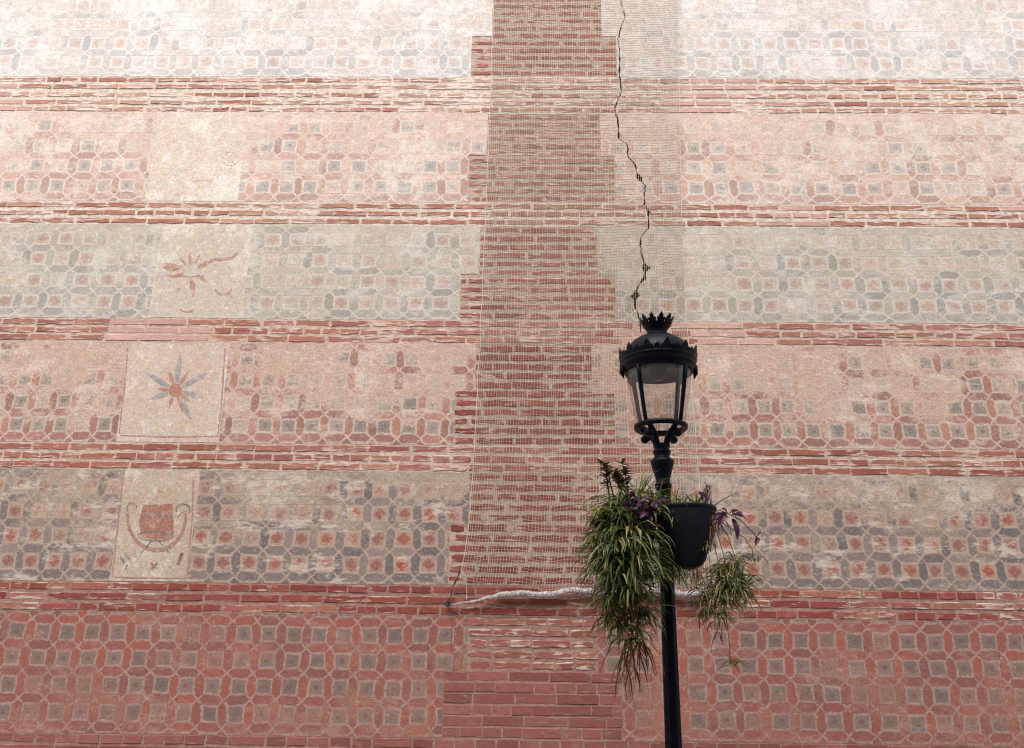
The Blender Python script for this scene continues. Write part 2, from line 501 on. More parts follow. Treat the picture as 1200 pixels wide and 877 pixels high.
def jit(p, a, seed):
    q = Vector((p[0] * 17.3, p[1] * 17.3, seed))
    q2 = Vector((p[0] * 51.3, p[1] * 51.3, seed + 5))
    return (p[0] + a * (mnoise.noise(q) + 0.6 * mnoise.noise(q2)), p[1] + a * (mnoise.noise(q + Vector((40, 0, 0))) + 0.6 * mnoise.noise(q2 + Vector((40, 0, 0)))))


def ragged(poly, step, amp, seed=0.0):
    out = []
    n = len(poly)
    for i in range(n):
        p, q = poly[i], poly[(i + 1) % n]
        L = math.hypot(q[0] - p[0], q[1] - p[1])
        k = max(1, int(L / step))
        for j in range(k):
            t = j / k
            out.append(jit((p[0] + (q[0] - p[0]) * t, p[1] + (q[1] - p[1]) * t), amp, seed))
    return out


def slab(mb_v, mb_f, poly, y0, y1, tag=None):
    """extruded polygon in the wall plane; front face at y0, back edge at y1"""
    n = len(poly)
    b = len(mb_v)
    mb_v += [Vector((x, y0, z)) for x, z in poly] + [Vector((x, y1, z)) for x, z in poly]
    area = sum(poly[i][0] * poly[(i + 1) % n][1] - poly[(i + 1) % n][0] * poly[i][1] for i in range(n))
    fr = [b + i for i in range(n)]
    mb_f.append(tuple(fr if area > 0 else fr[::-1]))
    for i in range(n):
        j = (i + 1) % n
        mb_f.append((b + i, b + n + i, b + n + j, b + j) if area > 0 else (b + i, b + j, b + n + j, b + n + i))


def crack_side(z0, z1, side, dz=0.012):
    n = max(2, int((z1 - z0) / dz))
    r = []
    for i in range(n + 1):
        z = z0 + (z1 - z0) * i / n
        x, w = crack(z)
        r.append((x + side * w, z))
    return r


# core
cv_, cf_ = [], []
slab(cv_, cf_, [(XMIN, 0.0), (XMAX, 0.0), (XMAX, CZ0), (XMIN, CZ0)], 0.0, 0.5)
slab(cv_, cf_, [(XMIN, CZ0), *crack_side(CZ0, ZTOP, -1), (XMIN, ZTOP)], 0.0, 0.5)
slab(cv_, cf_, [(XMAX, CZ0), (XMAX, ZTOP), *crack_side(CZ0, ZTOP, 1)[::-1]], 0.0, 0.5)
slab(cv_, cf_, [(XMIN, 0.0), (XMAX, 0.0), (XMAX, ZTOP), (XMIN, ZTOP)], 0.45, 0.7)
core = obj('masonry_core', cv_, cf_, plain('crack_shade_core', (0.055, 0.04, 0.032), 0.95, 0.3, 20, bump=0.6), wall)  # near-black colour paints the shade seen inside the crack

# courses
bands = {  # string courses: centre heights of their brick courses
    'b6': [1.025, 1.10, 1.175, 1.25],
    'b5': [2.174, 2.249, 2.325],
    'b4': [3.264, 3.334, 3.410],
    'b3': [4.335, 4.402, 4.474],
    'b2': [5.414, 5.492, 5.566],
    'b1': [6.538, 6.609, 6.690, 6.776, 6.849],
    'b0': [7.823, 7.899, 7.975],
}
zones = {6: (1.288, 2.136, 11), 5: (2.363, 3.226, 11), 4: (3.448, 4.297, 11), 3: (4.512, 5.376, 11), 2: (5.604, 6.50, 12), 1: (6.887, 7.785, 11), 0: (8.013, 9.3, 16)}
# toothed edge of the pier: (split y px, upper left, lower left, upper right, lower right), from the photograph
pier_px = {1: (43, 578, 553, 704, 722), 2: (183, 572, 550, 703, 720), 3: (322, 563, 540, 700, 721), 4: (462, 558, 533, 693, 720),
           5: (618, 550, 527, 702, 728), 6: (790, 548, 520, 700, 728)}
pier = {}
for k, (ys, ul, ll, ur, lr) in pier_px.items():
    pier[k] = (at(640, ys).z, at(ul, ys - 25).x, at(ll, ys + 25).x, at(ur, ys - 25).x, at(lr, ys + 25).x)
pier[0] = (8.6, pier[1][1] + 0.03, pier[1][2], pier[1][3], pier[1][4])


def pier_edges(k, z):
    zs, ul, ll, ur, lr = pier[k]
    return (ul, ur) if z > zs else (ll, lr)


# brick meshes shared by all bricks
def brick_mesh(L, H, amp, seed, kind):
    rnd = random.Random(seed)
    nt = 5 if L > 0.2 else 3
    pts = [(-L / 2 + L * i / nt, -H / 2) for i in range(nt + 1)] + [(L / 2 - L * i / nt, H / 2) for i in range(nt + 1)]
    ring = []
    for (x, z) in pts:
        ring.append((x + rnd.uniform(-1, 1) * amp * 0.8, z + rnd.uniform(-1.0, 0.6) * amp * (1 if z > 0 else -1)))
    n = len(ring)
    ins = 0.0035
    v = [(x * (1 - ins / (L / 2)), -0.0035 + rnd.uniform(-1, 1) * 0.0012, z * (1 - ins / (H / 2))) for x, z in ring]
    v += [(x, 0.0, z) for x, z in ring] + [(x * 1.01, 0.022, z * 1.02) for x, z in ring]
    f = [tuple(range(n))]
    for r in range(2):
        for i in range(n):
            j = (i + 1) % n
            f.append((r * n + i, (r + 1) * n + i, (r + 1) * n + j, r * n + j))
    me = bpy.data.meshes.new('brick_' + kind)
    me.from_pydata(v, [], f)
    me.update()
    return me


MATS = {'worn': M_BRICK_WORN, 'pale': M_BRICK_PALE, 'red': M_BRICK_RED, 'med': M_BRICK_MED, 'pier': M_BRICK_PIER, 'pier_low': M_BRICK_PIER_LOW, 'pier_top': M_BRICK_PIER_TOP, 'new': M_BRICK_NEW, 'pink': M_BRICK_PINK}
lib = {}
for kind, m_ in MATS.items():
    amp = {'worn': 0.0085, 'pale': 0.0080, 'red': 0.0050, 'med': 0.0055, 'pier': 0.0078, 'pier_low': 0.0072, 'pier_top': 0.0085, 'new': 0.0018, 'pink': 0.0018}[kind]
    for cls, L in (('s', 0.28), ('h', 0.13)):
        lst = []
        for i in range(14):
            me = brick_mesh(L, 0.055, amp, 1000 * list(MATS).index(kind) + 100 * (cls == 's') + i, kind)
            me.materials.append(m_)
            lst.append(me)
        lib[kind, cls] = lst
brng = random.Random(11)


def vis_range(z):
    # horizontal stretch of the wall that the photograph shows at height z (plus a hand's width)
    e = (z - 1.2) / 6.5
    return -3.9 - 1.3 * e, 3.65 + 1.1 * e


margin = {}


def add_brick(x0, x1, z, h, kind, parent, y):
    L = x1 - x0
    if L < 0.035:
        return
    cls = 's' if L > 0.19 else 'h'
    base = 0.28 if cls == 's' else 0.13
    xc = (x0 + x1) / 2
    me = brng.choice(lib[kind, cls])
    a, b = vis_range(z)
    loc = Vector((xc, y + brng.uniform(-0.0030, 0.0018), z + brng.uniform(-0.002, 0.002)))
    sc = (L / base, 1.0, h / 0.055)
    if x1 < a or x0 > b or z < 1.14 or z > 7.85:
        ent = margin.setdefault((parent.name, kind), [parent, MB(), MATS[kind]])
        ent[1].add([Vector((v.co.x * sc[0], v.co.y, v.co.z * sc[2])) + loc for v in me.vertices], [tuple(p.vertices) for p in me.polygons])
        return
    o = bpy.data.objects.new('brick', me)
    COL.objects.link(o)
    o.parent = parent
    o.location = loc
    o.scale = sc
    o.rotation_euler = (0, brng.uniform(-0.006, 0.006), 0)


def course(x0, x1, z, h, kind_fn, parent, y, mode, joint=0.012, off=0.0):
    x = x0 - off
    c = 0
    while x < x1:
        if mode == 's':
            L = brng.choice([0.27, 0.28, 0.29, 0.30, 0.285, 0.31])
        elif mode == 'h':
            L = brng.choice([0.13, 0.135, 0.14, 0.14, 0.15, 0.27])
        else:
            L = brng.choice([0.14, 0.28, 0.28, 0.2])
        L *= brng.uniform(0.94, 1.06)
        a, b = max(x, x0), min(x + L, x1)
        x += L + joint * brng.uniform(0.7, 1.6)
        cx, cw = crack(z)
        k = kind_fn((a + b) / 2, z)
        if z > CZ0 and a < cx + cw and b > cx - cw:
            add_brick(a, cx - cw - 0.002, z, h, k, parent, y)
            add_brick(cx + cw + 0.002, b, z, h, k, parent, y)
        else:
            add_brick(a, b, z, h, k, parent, y)


def bed(name, poly_lo, poly_hi, z0, z1, mat, y, amp=0.004, seed=1.0):
    """mortar bed slab between x=poly_lo and x=poly_hi, split where the crack runs through it"""
    v, f = [], []
    if z1 > CZ0 and crack_pts[0][1] < poly_hi + 0.3 and poly_lo < 1.2:
        lo = max(z0, CZ0)
        cx = [crack(lo + (z1 - lo) * i / 20)[0] for i in range(21)]
        if min(cx) < poly_hi - 0.03 and max(cx) > poly_lo + 0.03:
            if z0 < CZ0:
                slab(v, f, ragged([(poly_lo, z0), (poly_hi, z0), (poly_hi, CZ0), (poly_lo, CZ0)], 0.05, amp * 0.4, seed), y, 0.0)
            L = [(min(x, poly_hi), z) for x, z in crack_side(lo, z1, -1)]
            slab(v, f, [(poly_lo, lo)] + L + [(poly_lo, z1)], y, 0.0)
            Rr = [(min(x, poly_hi - 0.001), z) for x, z in crack_side(lo, z1, 1)]
            if max(cx) < poly_hi - 0.02:
                slab(v, f, [(poly_hi, lo), (poly_hi, z1)] + Rr[::-1], y, 0.0)
            return obj(name, v, f, mat, wall)
    slab(v, f, ragged([(poly_lo, z0), (poly_hi, z0), (poly_hi, z1), (poly_lo, z1)], 0.05, amp, seed), y, 0.0)
    return obj(name, v, f, mat, wall)


pinkspots = [(random.uniform(-4.4, 4.2), random.uniform(0.25, 0.5)) for _ in range(9)]


def kind_band(bn):
    def f(x, z):
        s = mnoise.noise(Vector((x * 1.6, z * 9, 3.7 + len(bn))))
        s2 = mnoise.noise(Vector((x * 0.9, z * 0.7, 11.7)))
        if bn in ('b1', 'b2') and s2 > 0.36:
            return 'pink'
        if bn in ('b3', 'b0') and s2 > 0.42:
            return 'pink'
        if bn == 'b5':
            return 'red' if s < 0.22 else 'med'
        if bn in ('b1', 'b0'):
            return 'pale' if s > -0.25 else 'worn'
        if bn == 'b2':
            return 'pale' if s > 0.25 else 'worn'
        if bn == 'b3':
            return 'worn' if s > -0.35 else 'med'
        return 'worn' if s > 0.2 else 'med'
    return f


for bn, zs in bands.items():
    pitch = (zs[-1] - zs[0]) / (len(zs) - 1)
    low = bn in ('b6',)
    b_ = bed('string_course', XMIN, XMAX, zs[0] - pitch / 2 - 0.004, zs[-1] + pitch / 2 + 0.004, M_MORTAR_RED if low or bn == 'b5' else (M_MORTAR_PALE if bn in ('b0', 'b1', 'b2') else M_MORTAR), -0.006, 0.003, 3.0)
    for i, z in enumerate(zs):
        mode = 's' if (i % 2 == (0 if bn not in ('b5', 'b1') else 1)) else 'h'
        if bn == 'b6':
            kf, hh, jn = (lambda x, z: 'new'), 0.062, 0.014
        else:
            kf, hh, jn = kind_band(bn), (0.047 if bn in ('b1', 'b2') else 0.052), 0.013
        course(XMIN, XMAX, z, hh, kf, b_, -0.0056, mode, jn, brng.uniform(0, 0.2))

# brick pier between the fresco panels
for k, (z0, z1, nc) in zones.items():
    dz = (z1 - z0) / nc
    lo = min(pier[k][1], pier[k][2])
    hi = max(pier[k][3], pier[k][4])
    b_ = bed('brick_pier', lo - 0.06, hi + 0.06, z0 - 0.006, z1 + 0.006, M_MORTAR_PIER if k != 6 else M_MORTAR_RED, -0.004, 0.003, 9.0 + k)
    for i in range(nc):
        z = z0 + (i + 0.5) * dz
        xl, xr = pier_edges(k, z)
        if k == 6 and z < pier[6][0]:
            course(xl, xr, z, 0.069, (lambda x, z: 'new'), b_, -0.0030, 's' if i % 2 else 'h', 0.008, brng.uniform(0, 0.15))
        elif k == 6:
            course(xl, xr, z, 0.050, (lambda x, z: 'med'), b_, -0.0038, 's' if i % 2 else 'h', 0.016, brng.uniform(0, 0.15))
        else:
            hh = brng.uniform(0.040, 0.050) if k < 4 else brng.uniform(0.049, 0.057)
            kk = 'pier_top' if k == 2 else ('pier' if k < 4 else 'pier_low')
            course(xl, xr, z, hh, (lambda x, z: kk), b_, -0.0026, 's' if i % 2 else 'm', 0.018, brng.uniform(0, 0.25))
for (pn, kind), (parent, mb, m_) in margin.items():
    o = mb.build('far_bricks', m_, parent)
    o['kind'] = 'stuff'

# fresco panels: (reference x px, y px, period px) of the painted squares on each side of the pier
ref = {6: ((21, 738, 29.4), None, (907, 749, 31.2)), 5: ((14, 628, 27.8), (236, 628, 29.6), (910, 637, 30.4)),
       4: ((19, 500, 26.0), (310, 500, 28.1), (840, 503, 28.2)), 3: ((16, 306, 28.5), (341, 362, 29.3), (843, 359, 30.4)),
       2: ((16, 195, 27.6), (310, 195, 27.6), (815, 225, 30.0)), 1: ((479, 78, 26.5), None, (823, 78, 26.9)), 0: ((479, 78, 26.5), None, (823, 78, 26.9))}
med_px = {5: (146, 232, 553, 680, 130, 223), 4: (151, 268, 404, 514, 139, 259), 3: (186, 292, 266, 376, 178, 288), 2: (180, 285, 132, 236, 176, 285)}
rows = {6: (-0.25, 4.27), 5: (-0.24, 4.20), 4: (-0.24, 4.20), 3: (-0.24, 4.2), 2: (-0.24, 4.2), 1: (-0.24, 4.05), 0: (-0.24, 6.3)}


def panel(k, poly, mat, uvref=None, name='plaster_panel', y=-0.0074, step=0.03, amp=0.006, seed=0.0, raw=False):
    v, f = [], []
    pl = poly if raw else ragged(poly, step, amp, seed)
    slab(v, f, pl, y, 0.0)
    o = obj(name, v, f, mat, wall)
    if uvref:
        x0, per = uvref
        zz0, zz1, _ = zones[k]
        r0, r1 = rows[k]
        uv = o.data.uv_layers.new(name='pattern')
        dat = uv.data
        for lp in o.data.loops:
            c = o.data.vertices[lp.vertex_index].co
            dat[lp.index].uv = (500.5 + (c.x - x0) / per, r0 + (c.z - zz0) / (zz1 - zz0) * (r1 - r0))
    return o


medallions = {}
for k, (z0, z1, nc) in zones.items():
    def uvr(r):
        p, q = at(r[0], r[1]), at(r[0] + 4 * r[2], r[1])
        return (p.x, (q.x - p.x) / 4)
    zs, ul, ll, ur, lr = pier[k]
    zb, zt = z0 - 0.002, z1 + 0.002
    L1, L2, R1 = ref[k]
    left_end = [(ll - 0.006, zb), (ll - 0.006, zs), (ul - 0.006, zs), (ul - 0.006, zt)]
    if k in med_px:
        xtl, xtr, yt, yb, xbl, xbr = med_px[k]
        ml = (at(xtl, yt).x + at(xbl, yb).x) / 2
        mr = (at(xtr, yt).x + at(xbr, yb).x) / 2
        panel(k, [(XMIN, zb), (ml + 0.012, zb), (ml + 0.012, zt), (XMIN, zt)], fresco[k], uvr(L1), seed=k + 0.1)
        medallions[k] = (panel(k, [(ml, zb + 0.004), (mr, zb + 0.004), (mr, zt - 0.004), (ml, zt - 0.004)], M_PL[k], None, 'medallion_panel', -0.0079, 0.04, 0.002, k + 0.3), ml, mr)
        panel(k, [(mr - 0.012, zb)] + left_end + [(mr - 0.012, zt)], fresco[k], uvr(L2), seed=k + 0.2)
    else:
        panel(k, [(XMIN, zb)] + left_end + [(XMIN, zt)], fresco[k], uvr(L1), seed=k + 0.2)
    # right side
    rp = [(lr + 0.006, zb), (XMAX, zb), (XMAX, zt), (ur + 0.006, zt), (ur + 0.006, zs), (lr + 0.006, zs)]
    if z1 > CZ0 + 0.25:
        Lc = [(max(x, (lr if z < zs else ur) + 0.012), z) for x, z in crack_side(zb, zt, -1)]
        if k in (3, 2, 1, 0):
            lp = [(lr + 0.006, zb)] + Lc + [(ur + 0.006, zt), (ur + 0.006, zs), (lr + 0.006, zs)]
            panel(k, lp, fresco[k], uvr(R1), raw=True)
        Rc = [(max(x, (lr if z < zs else ur) + 0.012), z) for x, z in crack_side(zb, zt, 1)]
        bot = ragged([(Rc[0][0], zb), (XMAX, zb)], 0.03, 0.0, 0)[1:]
        panel(k, [(XMAX, zb), (XMAX, zt)] + Rc[::-1], fresco[k], uvr(R1), raw=True)
    else:
        panel(k, rp, fresco[k], uvr(R1), seed=k + 0.4)
# worn plaster patch at the left foot of the pier
zs6 = pier[6][0]
panel(6, [(pier[6][2] + 0.01, zs6 + 0.01), (pier[6][1] + 0.03, zs6 + 0.01), (pier[6][1] + 0.01, 2.12), (pier[6][2] + 0.02, 2.12)], M_EDGE, None, 'patch_of_plaster', -0.0066, 0.02, 0.012, 5.5)


# ------------------------------------------------------------------ painted motifs in the medallions
def motif(parent, name, polys, mat, y):
    v, f = [], []
    for p in polys:
        slab(v, f, ragged([(at(a, b).x, at(a, b).z) for a, b in p], 0.012, 0.0035, 2.0), y, y + 0.0004)
    return obj(name, v, f, mat, parent)


def petal(cx, cy, ang, r0, r1, w):
    a = rad(ang)
    d = (math.cos(a), -math.sin(a))
    n_ = (-d[1], d[0])
    pts = []
    N = 8
    for i in range(N + 1):
        t = i / N
        ww = w * math.sin(math.pi * (0.12 + 0.88 * t)) ** 0.9 * (1 - 0.35 * t)
        pts.append((cx + d[0] * (r0 + (r1 - r0) * t) + n_[0] * ww, cy + d[1] * (r0 + (r1 - r0) * t) + n_[1] * ww))
    for i in range(N, -1, -1):
        t = i / N
        ww = w * math.sin(math.pi * (0.12 + 0.88 * t)) ** 0.9 * (1 - 0.35 * t)
        pts.append((cx + d[0] * (r0 + (r1 - r0) * t) - n_[0] * ww, cy + d[1] * (r0 + (r1 - r0) * t) - n_[1] * ww))
    return pts


def disc(cx, cy, r, n=16, ry=None):
    return [(cx + r * math.cos(2 * math.pi * i / n), cy + (ry or r) * math.sin(2 * math.pi * i / n)) for i in range(n)]


def stroke(pts, w):
    L, Rr = [], []
    n = len(pts)
    for i, p in enumerate(pts):
        a, b = pts[max(0, i - 1)], pts[min(n - 1, i + 1)]
        dx, dy = b[0] - a[0], b[1] - a[1]
        l = math.hypot(dx, dy) or 1
        ww = w * (0.55 + 0.45 * math.sin(math.pi * (i + 0.5) / n))
        L.append((p[0] - dy / l * ww / 2, p[1] + dx / l * ww / 2))
        Rr.append((p[0] + dy / l * ww / 2, p[1] - dx / l * ww / 2))
    return L + Rr[::-1]


def arc(cx, cy, rx_, ry_, a0, a1, n=14):
    return [(cx + rx_ * math.cos(rad(a0 + (a1 - a0) * i / n)), cy - ry_ * math.sin(rad(a0 + (a1 - a0) * i / n))) for i in range(n + 1)]


YM = -0.0085
PB4, PB5, PB3 = (0.64, 0.55, 0.48), (0.54, 0.46, 0.38), (0.61, 0.52, 0.44)
m_blue4 = mat_motif('faded_blue_paint', (0.30, 0.28, 0.30), PB4, 0.44)
m_red4 = mat_motif('faded_red_paint', (0.42, 0.19, 0.15), PB4, 0.44)
mp = medallions[4][0]
motif(mp, 'painted_star_ray', [petal(206, 458, a, 9, r, w) for a, r, w in ((82, 44, 4.2), (28, 46, 4.0), (150, 42, 3.8), (-62, 40, 4.6), (-15, 36, 3.4), (-160, 32, 3.4))], m_blue4, YM)
motif(mp, 'painted_star_petal', [petal(206, 458, a, 8, r, w) for a, r, w in ((108, 24, 3.2), (55, 30, 2.6), (-38, 22, 2.8), (-110, 22, 2.8), (-72, 30, 2.0), (176, 22, 2.6))], m_red4, YM - 0.0004)
motif(mp, 'painted_star_centre', [disc(206, 458, 8)], mat_motif('star_centre_paint', (0.42, 0.17, 0.13), PB4, 0.36), YM - 0.0009)
motif(mp, 'painted_border', [stroke([(150, 408), (148, 440), (144, 475), (140, 509)], 2.0), stroke([(264, 408), (262, 440), (260, 475), (256, 509)], 2.0), stroke([(141, 511), (200, 512.5), (256, 512)], 2.0)], m_red4, YM)
mp = medallions[5][0]
m_red5 = mat_motif('drum_red_paint', (0.35, 0.14, 0.095), PB5, 0.42)
m_line5 = mat_motif('dark_line_paint', (0.17, 0.12, 0.11), PB5, 0.46)
m_band5 = mat_motif('ribbon_paint', (0.38, 0.20, 0.16), PB5, 0.42)
motif(mp, 'painted_rosette', [disc(193, 576, 8, 14)], mat_motif('ochre_paint', (0.50, 0.30, 0.19), PB5, 0.50), YM)
motif(mp, 'painted_drum', [[(168, 592), (203, 591), (204, 626), (200, 631), (183, 633), (166, 630), (163, 612)]], m_red5, YM)
motif(mp, 'painted_band', [stroke(arc(184, 617, 21, 14, 160, 20), 2.2), stroke(arc(183, 629, 22, 6, 165, 15), 2.0), stroke(arc(183, 627, 22, 7, 190, 350), 1.8)], m_line5, YM - 0.0006)
motif(mp, 'painted_ribbon', [stroke(arc(184, 607, 34, 38, 172, 368), 5.0)], m_band5, YM - 0.0003)
for st_ in (stroke([(166, 648), (172, 641), (178, 634)], 1.8), stroke([(198, 647), (192, 640), (187, 634)], 1.8), stroke(arc(215, 598, 8, 7, 200, -30), 2.0), stroke([(208, 607), (214, 601), (220, 598)], 1.6),
            stroke(arc(155, 596, 6, 6, 220, 0), 1.8), stroke([(141, 652), (147, 660)], 3.5), stroke([(147, 648), (153, 656)], 3.5), stroke([(214, 648), (209, 662)], 4), stroke([(150, 662), (148, 668)], 2.0)):
    motif(mp, 'painted_scroll', [st_], m_line5, YM - 0.0009)
motif(mp, 'painted_cross', [petal(181, 664, a, 0.5, 6, 1.8) for a in (45, 135, 225, 315)], m_red5, YM)
motif(mp, 'painted_border', [stroke([(144, 560), (142, 590), (137, 630), (132, 675)], 2.2), stroke([(227, 562), (226, 600), (223, 640), (220, 675)], 2.2), stroke([(134, 677), (180, 678), (221, 678)], 2.0)], m_band5, YM)
mp = medallions[3][0]
m_red3 = mat_motif('faint_red_paint', (0.40, 0.20, 0.15), PB3, 0.47)
motif(mp, 'painted_star_petal', [petal(224, 318, a, 9, r, w) for a, r, w in ((165, 36, 3.4), (25, 30, 2.8), (-85, 32, 3.6), (95, 20, 2.2), (200, 26, 2.6), (-35, 24, 2.4), (130, 22, 2.0), (60, 22, 2.0))], m_red3, YM)
for st_ in (stroke([(240, 311), (250, 305), (262, 304), (272, 303), (279, 297)], 3.0), stroke(arc(262, 337, 10, 9, 200, 350), 2.6), stroke(arc(220, 361, 9, 5, 200, 340), 2.4), stroke([(188, 324), (205, 324), (222, 325), (240, 324)], 1.4), stroke([(192, 313), (200, 316), (210, 315)], 5.0), stroke([(206, 341), (213, 339)], 4)):
    motif(mp, 'painted_scroll', [st_], m_red3, YM - 0.0004)
mp = medallions[2][0]
m_red2 = mat_motif('faintest_paint', (0.50, 0.35, 0.30), (0.71, 0.60, 0.51), 0.50)
motif(mp, 'painted_ring', [stroke(arc(270, 187, 9, 8, 0, 350, 20), 2.0), disc(271, 188, 4), stroke([(228, 213), (240, 212), (250, 213)], 2)], m_red2, YM)

# ------------------------------------------------------------------ safety net in front of the pier
net = thing('safety_net', 'fine beige safety net hung over the cracked brick pier', 'net', (at(680, 700).x, -0.07, at(680, 700).z))
NB = net.location.copy()
M_NET = plain('beige_net_cord', (0.70, 0.60, 0.50), 0.8, 0.1, 40, spec=0.2)
YN = -0.055
left_px = [(580, -90), (579, 0), (575, 90), (572, 180), (567, 290), (562, 400), (555, 530), (549, 610), (540, 668)]
right_px = [(795, -90), (795, 0), (794, 60), (796, 150), (799, 260), (804, 360), (812, 470), (818, 545), (823, 620), (826, 668)]
hem_px = [(527, 709), (545, 706.5), (560, 704), (575, 700.5), (590, 697), (600, 696.5), (612, 695), (625, 697), (640, 697.5), (650, 696.5), (660, 693.5), (672, 691.5), (685, 693), (700, 694), (720, 695.5), (745, 693), (770, 692), (790, 694), (800, 697), (815, 696), (827, 693)]


def interp_z(pts, z):
    for (a, b) in zip(pts[:-1], pts[1:]):
        if a.z >= z >= b.z:
            t = (a.z - z) / max(1e-6, a.z - b.z)
            return a.x + (b.x - a.x) * t
    return pts[0].x if z > pts[0].z else pts[-1].x


Lw = [at(x, y, YN) for x, y in left_px]
Rw = [at(x, y, YN) for x, y in right_px]
Hw = [at(x, y, YN) for x, y in hem_px]
ZT = 8.35
rngn = random.Random(5)


def hem_z(x):
    for a, b in zip(Hw[:-1], Hw[1:]):
        if a.x <= x <= b.x:
            return a.z + (b.z - a.z) * (x - a.x) / (b.x - a.x)
    return Hw[0].z if x < Hw[0].x else Hw[-1].z


def net_pt(s, t):
    """s across 0..1, t down 0..1"""
    ss_ = s + 0.018 * mnoise.noise(Vector((s * 5, t * 2.2, 1))) * min(1, s * 8) * min(1, (1 - s) * 8)
    zbl = Lw[-1].z
    zb_row = ZT + (zbl - ZT) * t
    xl, xr = interp_z(Lw, zb_row), interp_z(Rw, zb_row)
    x = xl + (xr - xl) * ss_
    zbot = hem_z(x) + 0.008
    z = ZT + (zbot - ZT) * t
    # pulled towards the tied corner
    k = math.exp(-(s / 0.22) ** 1.2) * math.exp(-((1 - t) / 0.16) ** 1.3)
    z += 0.17 * k * (1 - 0.2 * s) if t > 0.6 else 0.0
    z -= 0.05 * math.sin(math.pi * s) * math.sin(math.pi * min(1, t * 1.02)) * 0.35
    z += 0.014 * mnoise.noise(Vector((s * 4, t * 9, 4)))
    x += 0.007 * mnoise.noise(Vector((s * 9, t * 26, 8)))
    y = YN + 0.03 * mnoise.noise(Vector((s * 3.5, t * 5, 2))) + 0.012 * mnoise.noise(Vector((s * 13, t * 16, 6)))
    return Vector((x, min(y, -0.03), z)) - NB


NS, NR = 82, 236
mb = MB()
cum = [0.0]
for i in range(NS):
    cum.append(cum[-1] + 1.0 + 0.55 * mnoise.noise(Vector((i * 0.16, 0, 0))) - (0.35 if i < 5 or i > NS - 5 else 0))
for i in range(NS + 1):
    s = cum[i] / cum[-1]
    mb.tube([net_pt(s, j / 130) for j in range(131)], 0.00135, 3, False)
nv = mb.build('vertical_cords', M_NET, net)
mb = MB()
for j in range(NR + 1):
    t = j / NR
    mb.tube([net_pt(i / 44, t) for i in range(45)], 0.00135, 3, False)
nh = mb.build('horizontal_cords', M_NET, net)
nv['kind'] = 'stuff'
nh['kind'] = 'stuff'
M_CORD = plain('white_cord', (0.66, 0.60, 0.53), 0.8, 0.08, 40)
for nm, s in (('edge_cord', 0.0), ('edge_cord', 1.0)):
    mb = MB()
    mb.tube([net_pt(s, j / 130) + Vector((0, -0.004, 0)) for j in range(131)], 0.0030, 5)
    mb.build(nm, M_CORD, net)
# rolled hem
n_ = NT('rolled_net_hem')
f_ = n_.noise(60, 5, 0.7)
n_.bump(n_.noise(150, 4, 0.7), 1.0, 0.01)
M_HEM = n_.out(n_.mix(n_.ss(0.35, 0.6, f_), (0.26, 0.21, 0.24), (0.74, 0.68, 0.70)), 0.9)
mb = MB()
path, rs = [], []
tot = len(Hw) - 1
for i in range(tot * 9 + 1):
    q = i / 9
    a = int(min(q, tot - 1e-6))
    p = Hw[a].lerp(Hw[a + 1], q - a)
    p = p + Vector((0, 0.006 + 0.006 * mnoise.noise(Vector((q * 2, 1, 1))), 0.006 * mnoise.noise(Vector((q * 1.7, 5, 1)))))
    path.append(p - NB)
    rs.append((0.006 + 0.016 * min(1, max(0, (q - 1.2) / 3.0))) * (1 + 0.28 * mnoise.noise(Vector((q * 2.3, 9, 2))) + 0.15 * rngn.uniform(-1, 1)))
mb.tube(path, rs, 9)
mb.build('rolled_hem', M_HEM, net)
mb = MB()
for i in range(900):      # loose net loops sticking out of the roll
    j = rngn.randrange(12, len(path) - 1)
    p, r = path[j], rs[j]
    a = rngn.uniform(-0.4, math.pi + 0.6)
    d = Vector((rngn.uniform(-0.5, 0.5), -math.sin(a) * 0.7, math.cos(a - math.pi / 2) * 0 + rngn.uniform(-0.4, 1.0))).normalized()
    e = d.cross(Vector((1, 0.2, 0.1))).normalized()
    mb.tube([p + d * r * 0.85 - e * 0.006, p + d * (r + rngn.uniform(0.003, 0.009)), p + d * r * 0.85 + e * 0.006], 0.0009, 3, False)
o = mb.build('loose_loops', M_CORD, net)
o['kind'] = 'stuff'
M_DARKCORD = plain('dark_tie_cord', (0.04, 0.035, 0.04), 0.8, 0.2, 60)
a0, a1 = at(539, 668, YN), at(525, 706, -0.05)
mb = MB()
mb.tube([a0 + (a1 - a0) * t + Vector((0.004 * math.sin(t * 9), 0, 0)) - NB for t in [i / 12 for i in range(13)]], [0.005 + 0.0025 * math.sin(i * 1.7) for i in range(13)], 6)
mb.build('tie_cord', M_DARKCORD, net)
mb = MB()
c0, c1, c2 = at(540, 667, YN), at(547, 677, YN), at(547, 703, YN)
mb.tube([c0 - NB, c0.lerp(c1, 0.5) - NB, c1 - NB, c1.lerp(c2, 0.5) - NB, c2 - NB], 0.0022, 5)
mb.build('slack_cord', M_CORD, net)
mb = MB()
h0 = at(525, 708, -0.04) - NB
mb.tube([h0 + Vector((0, 0.06, 0)), h0 + Vector((0, 0.0, 0)), h0 + Vector((0.0, -0.02, 0.004))], 0.008, 8)
mb.tube([h0 + Vector((0.018 * math.cos(i * math.pi / 5), -0.02, 0.018 * math.sin(i * math.pi / 5))) for i in range(11)], 0.006, 6)
mb.build('anchor_eye', plain('dark_iron', (0.03, 0.03, 0.035), 0.6, 0.2, 40), net)
M_ROPE2 = M_DARKCORD
mb = MB()
h1 = at(530, 712, -0.03) - NB
mb.tube([h1, h1 + Vector((0.002, 0.005, -0.2)), h1 + Vector((0.004, 0.008, -0.45))], 0.0016, 4)
mb.build('hanging_thread', M_ROPE2, net)

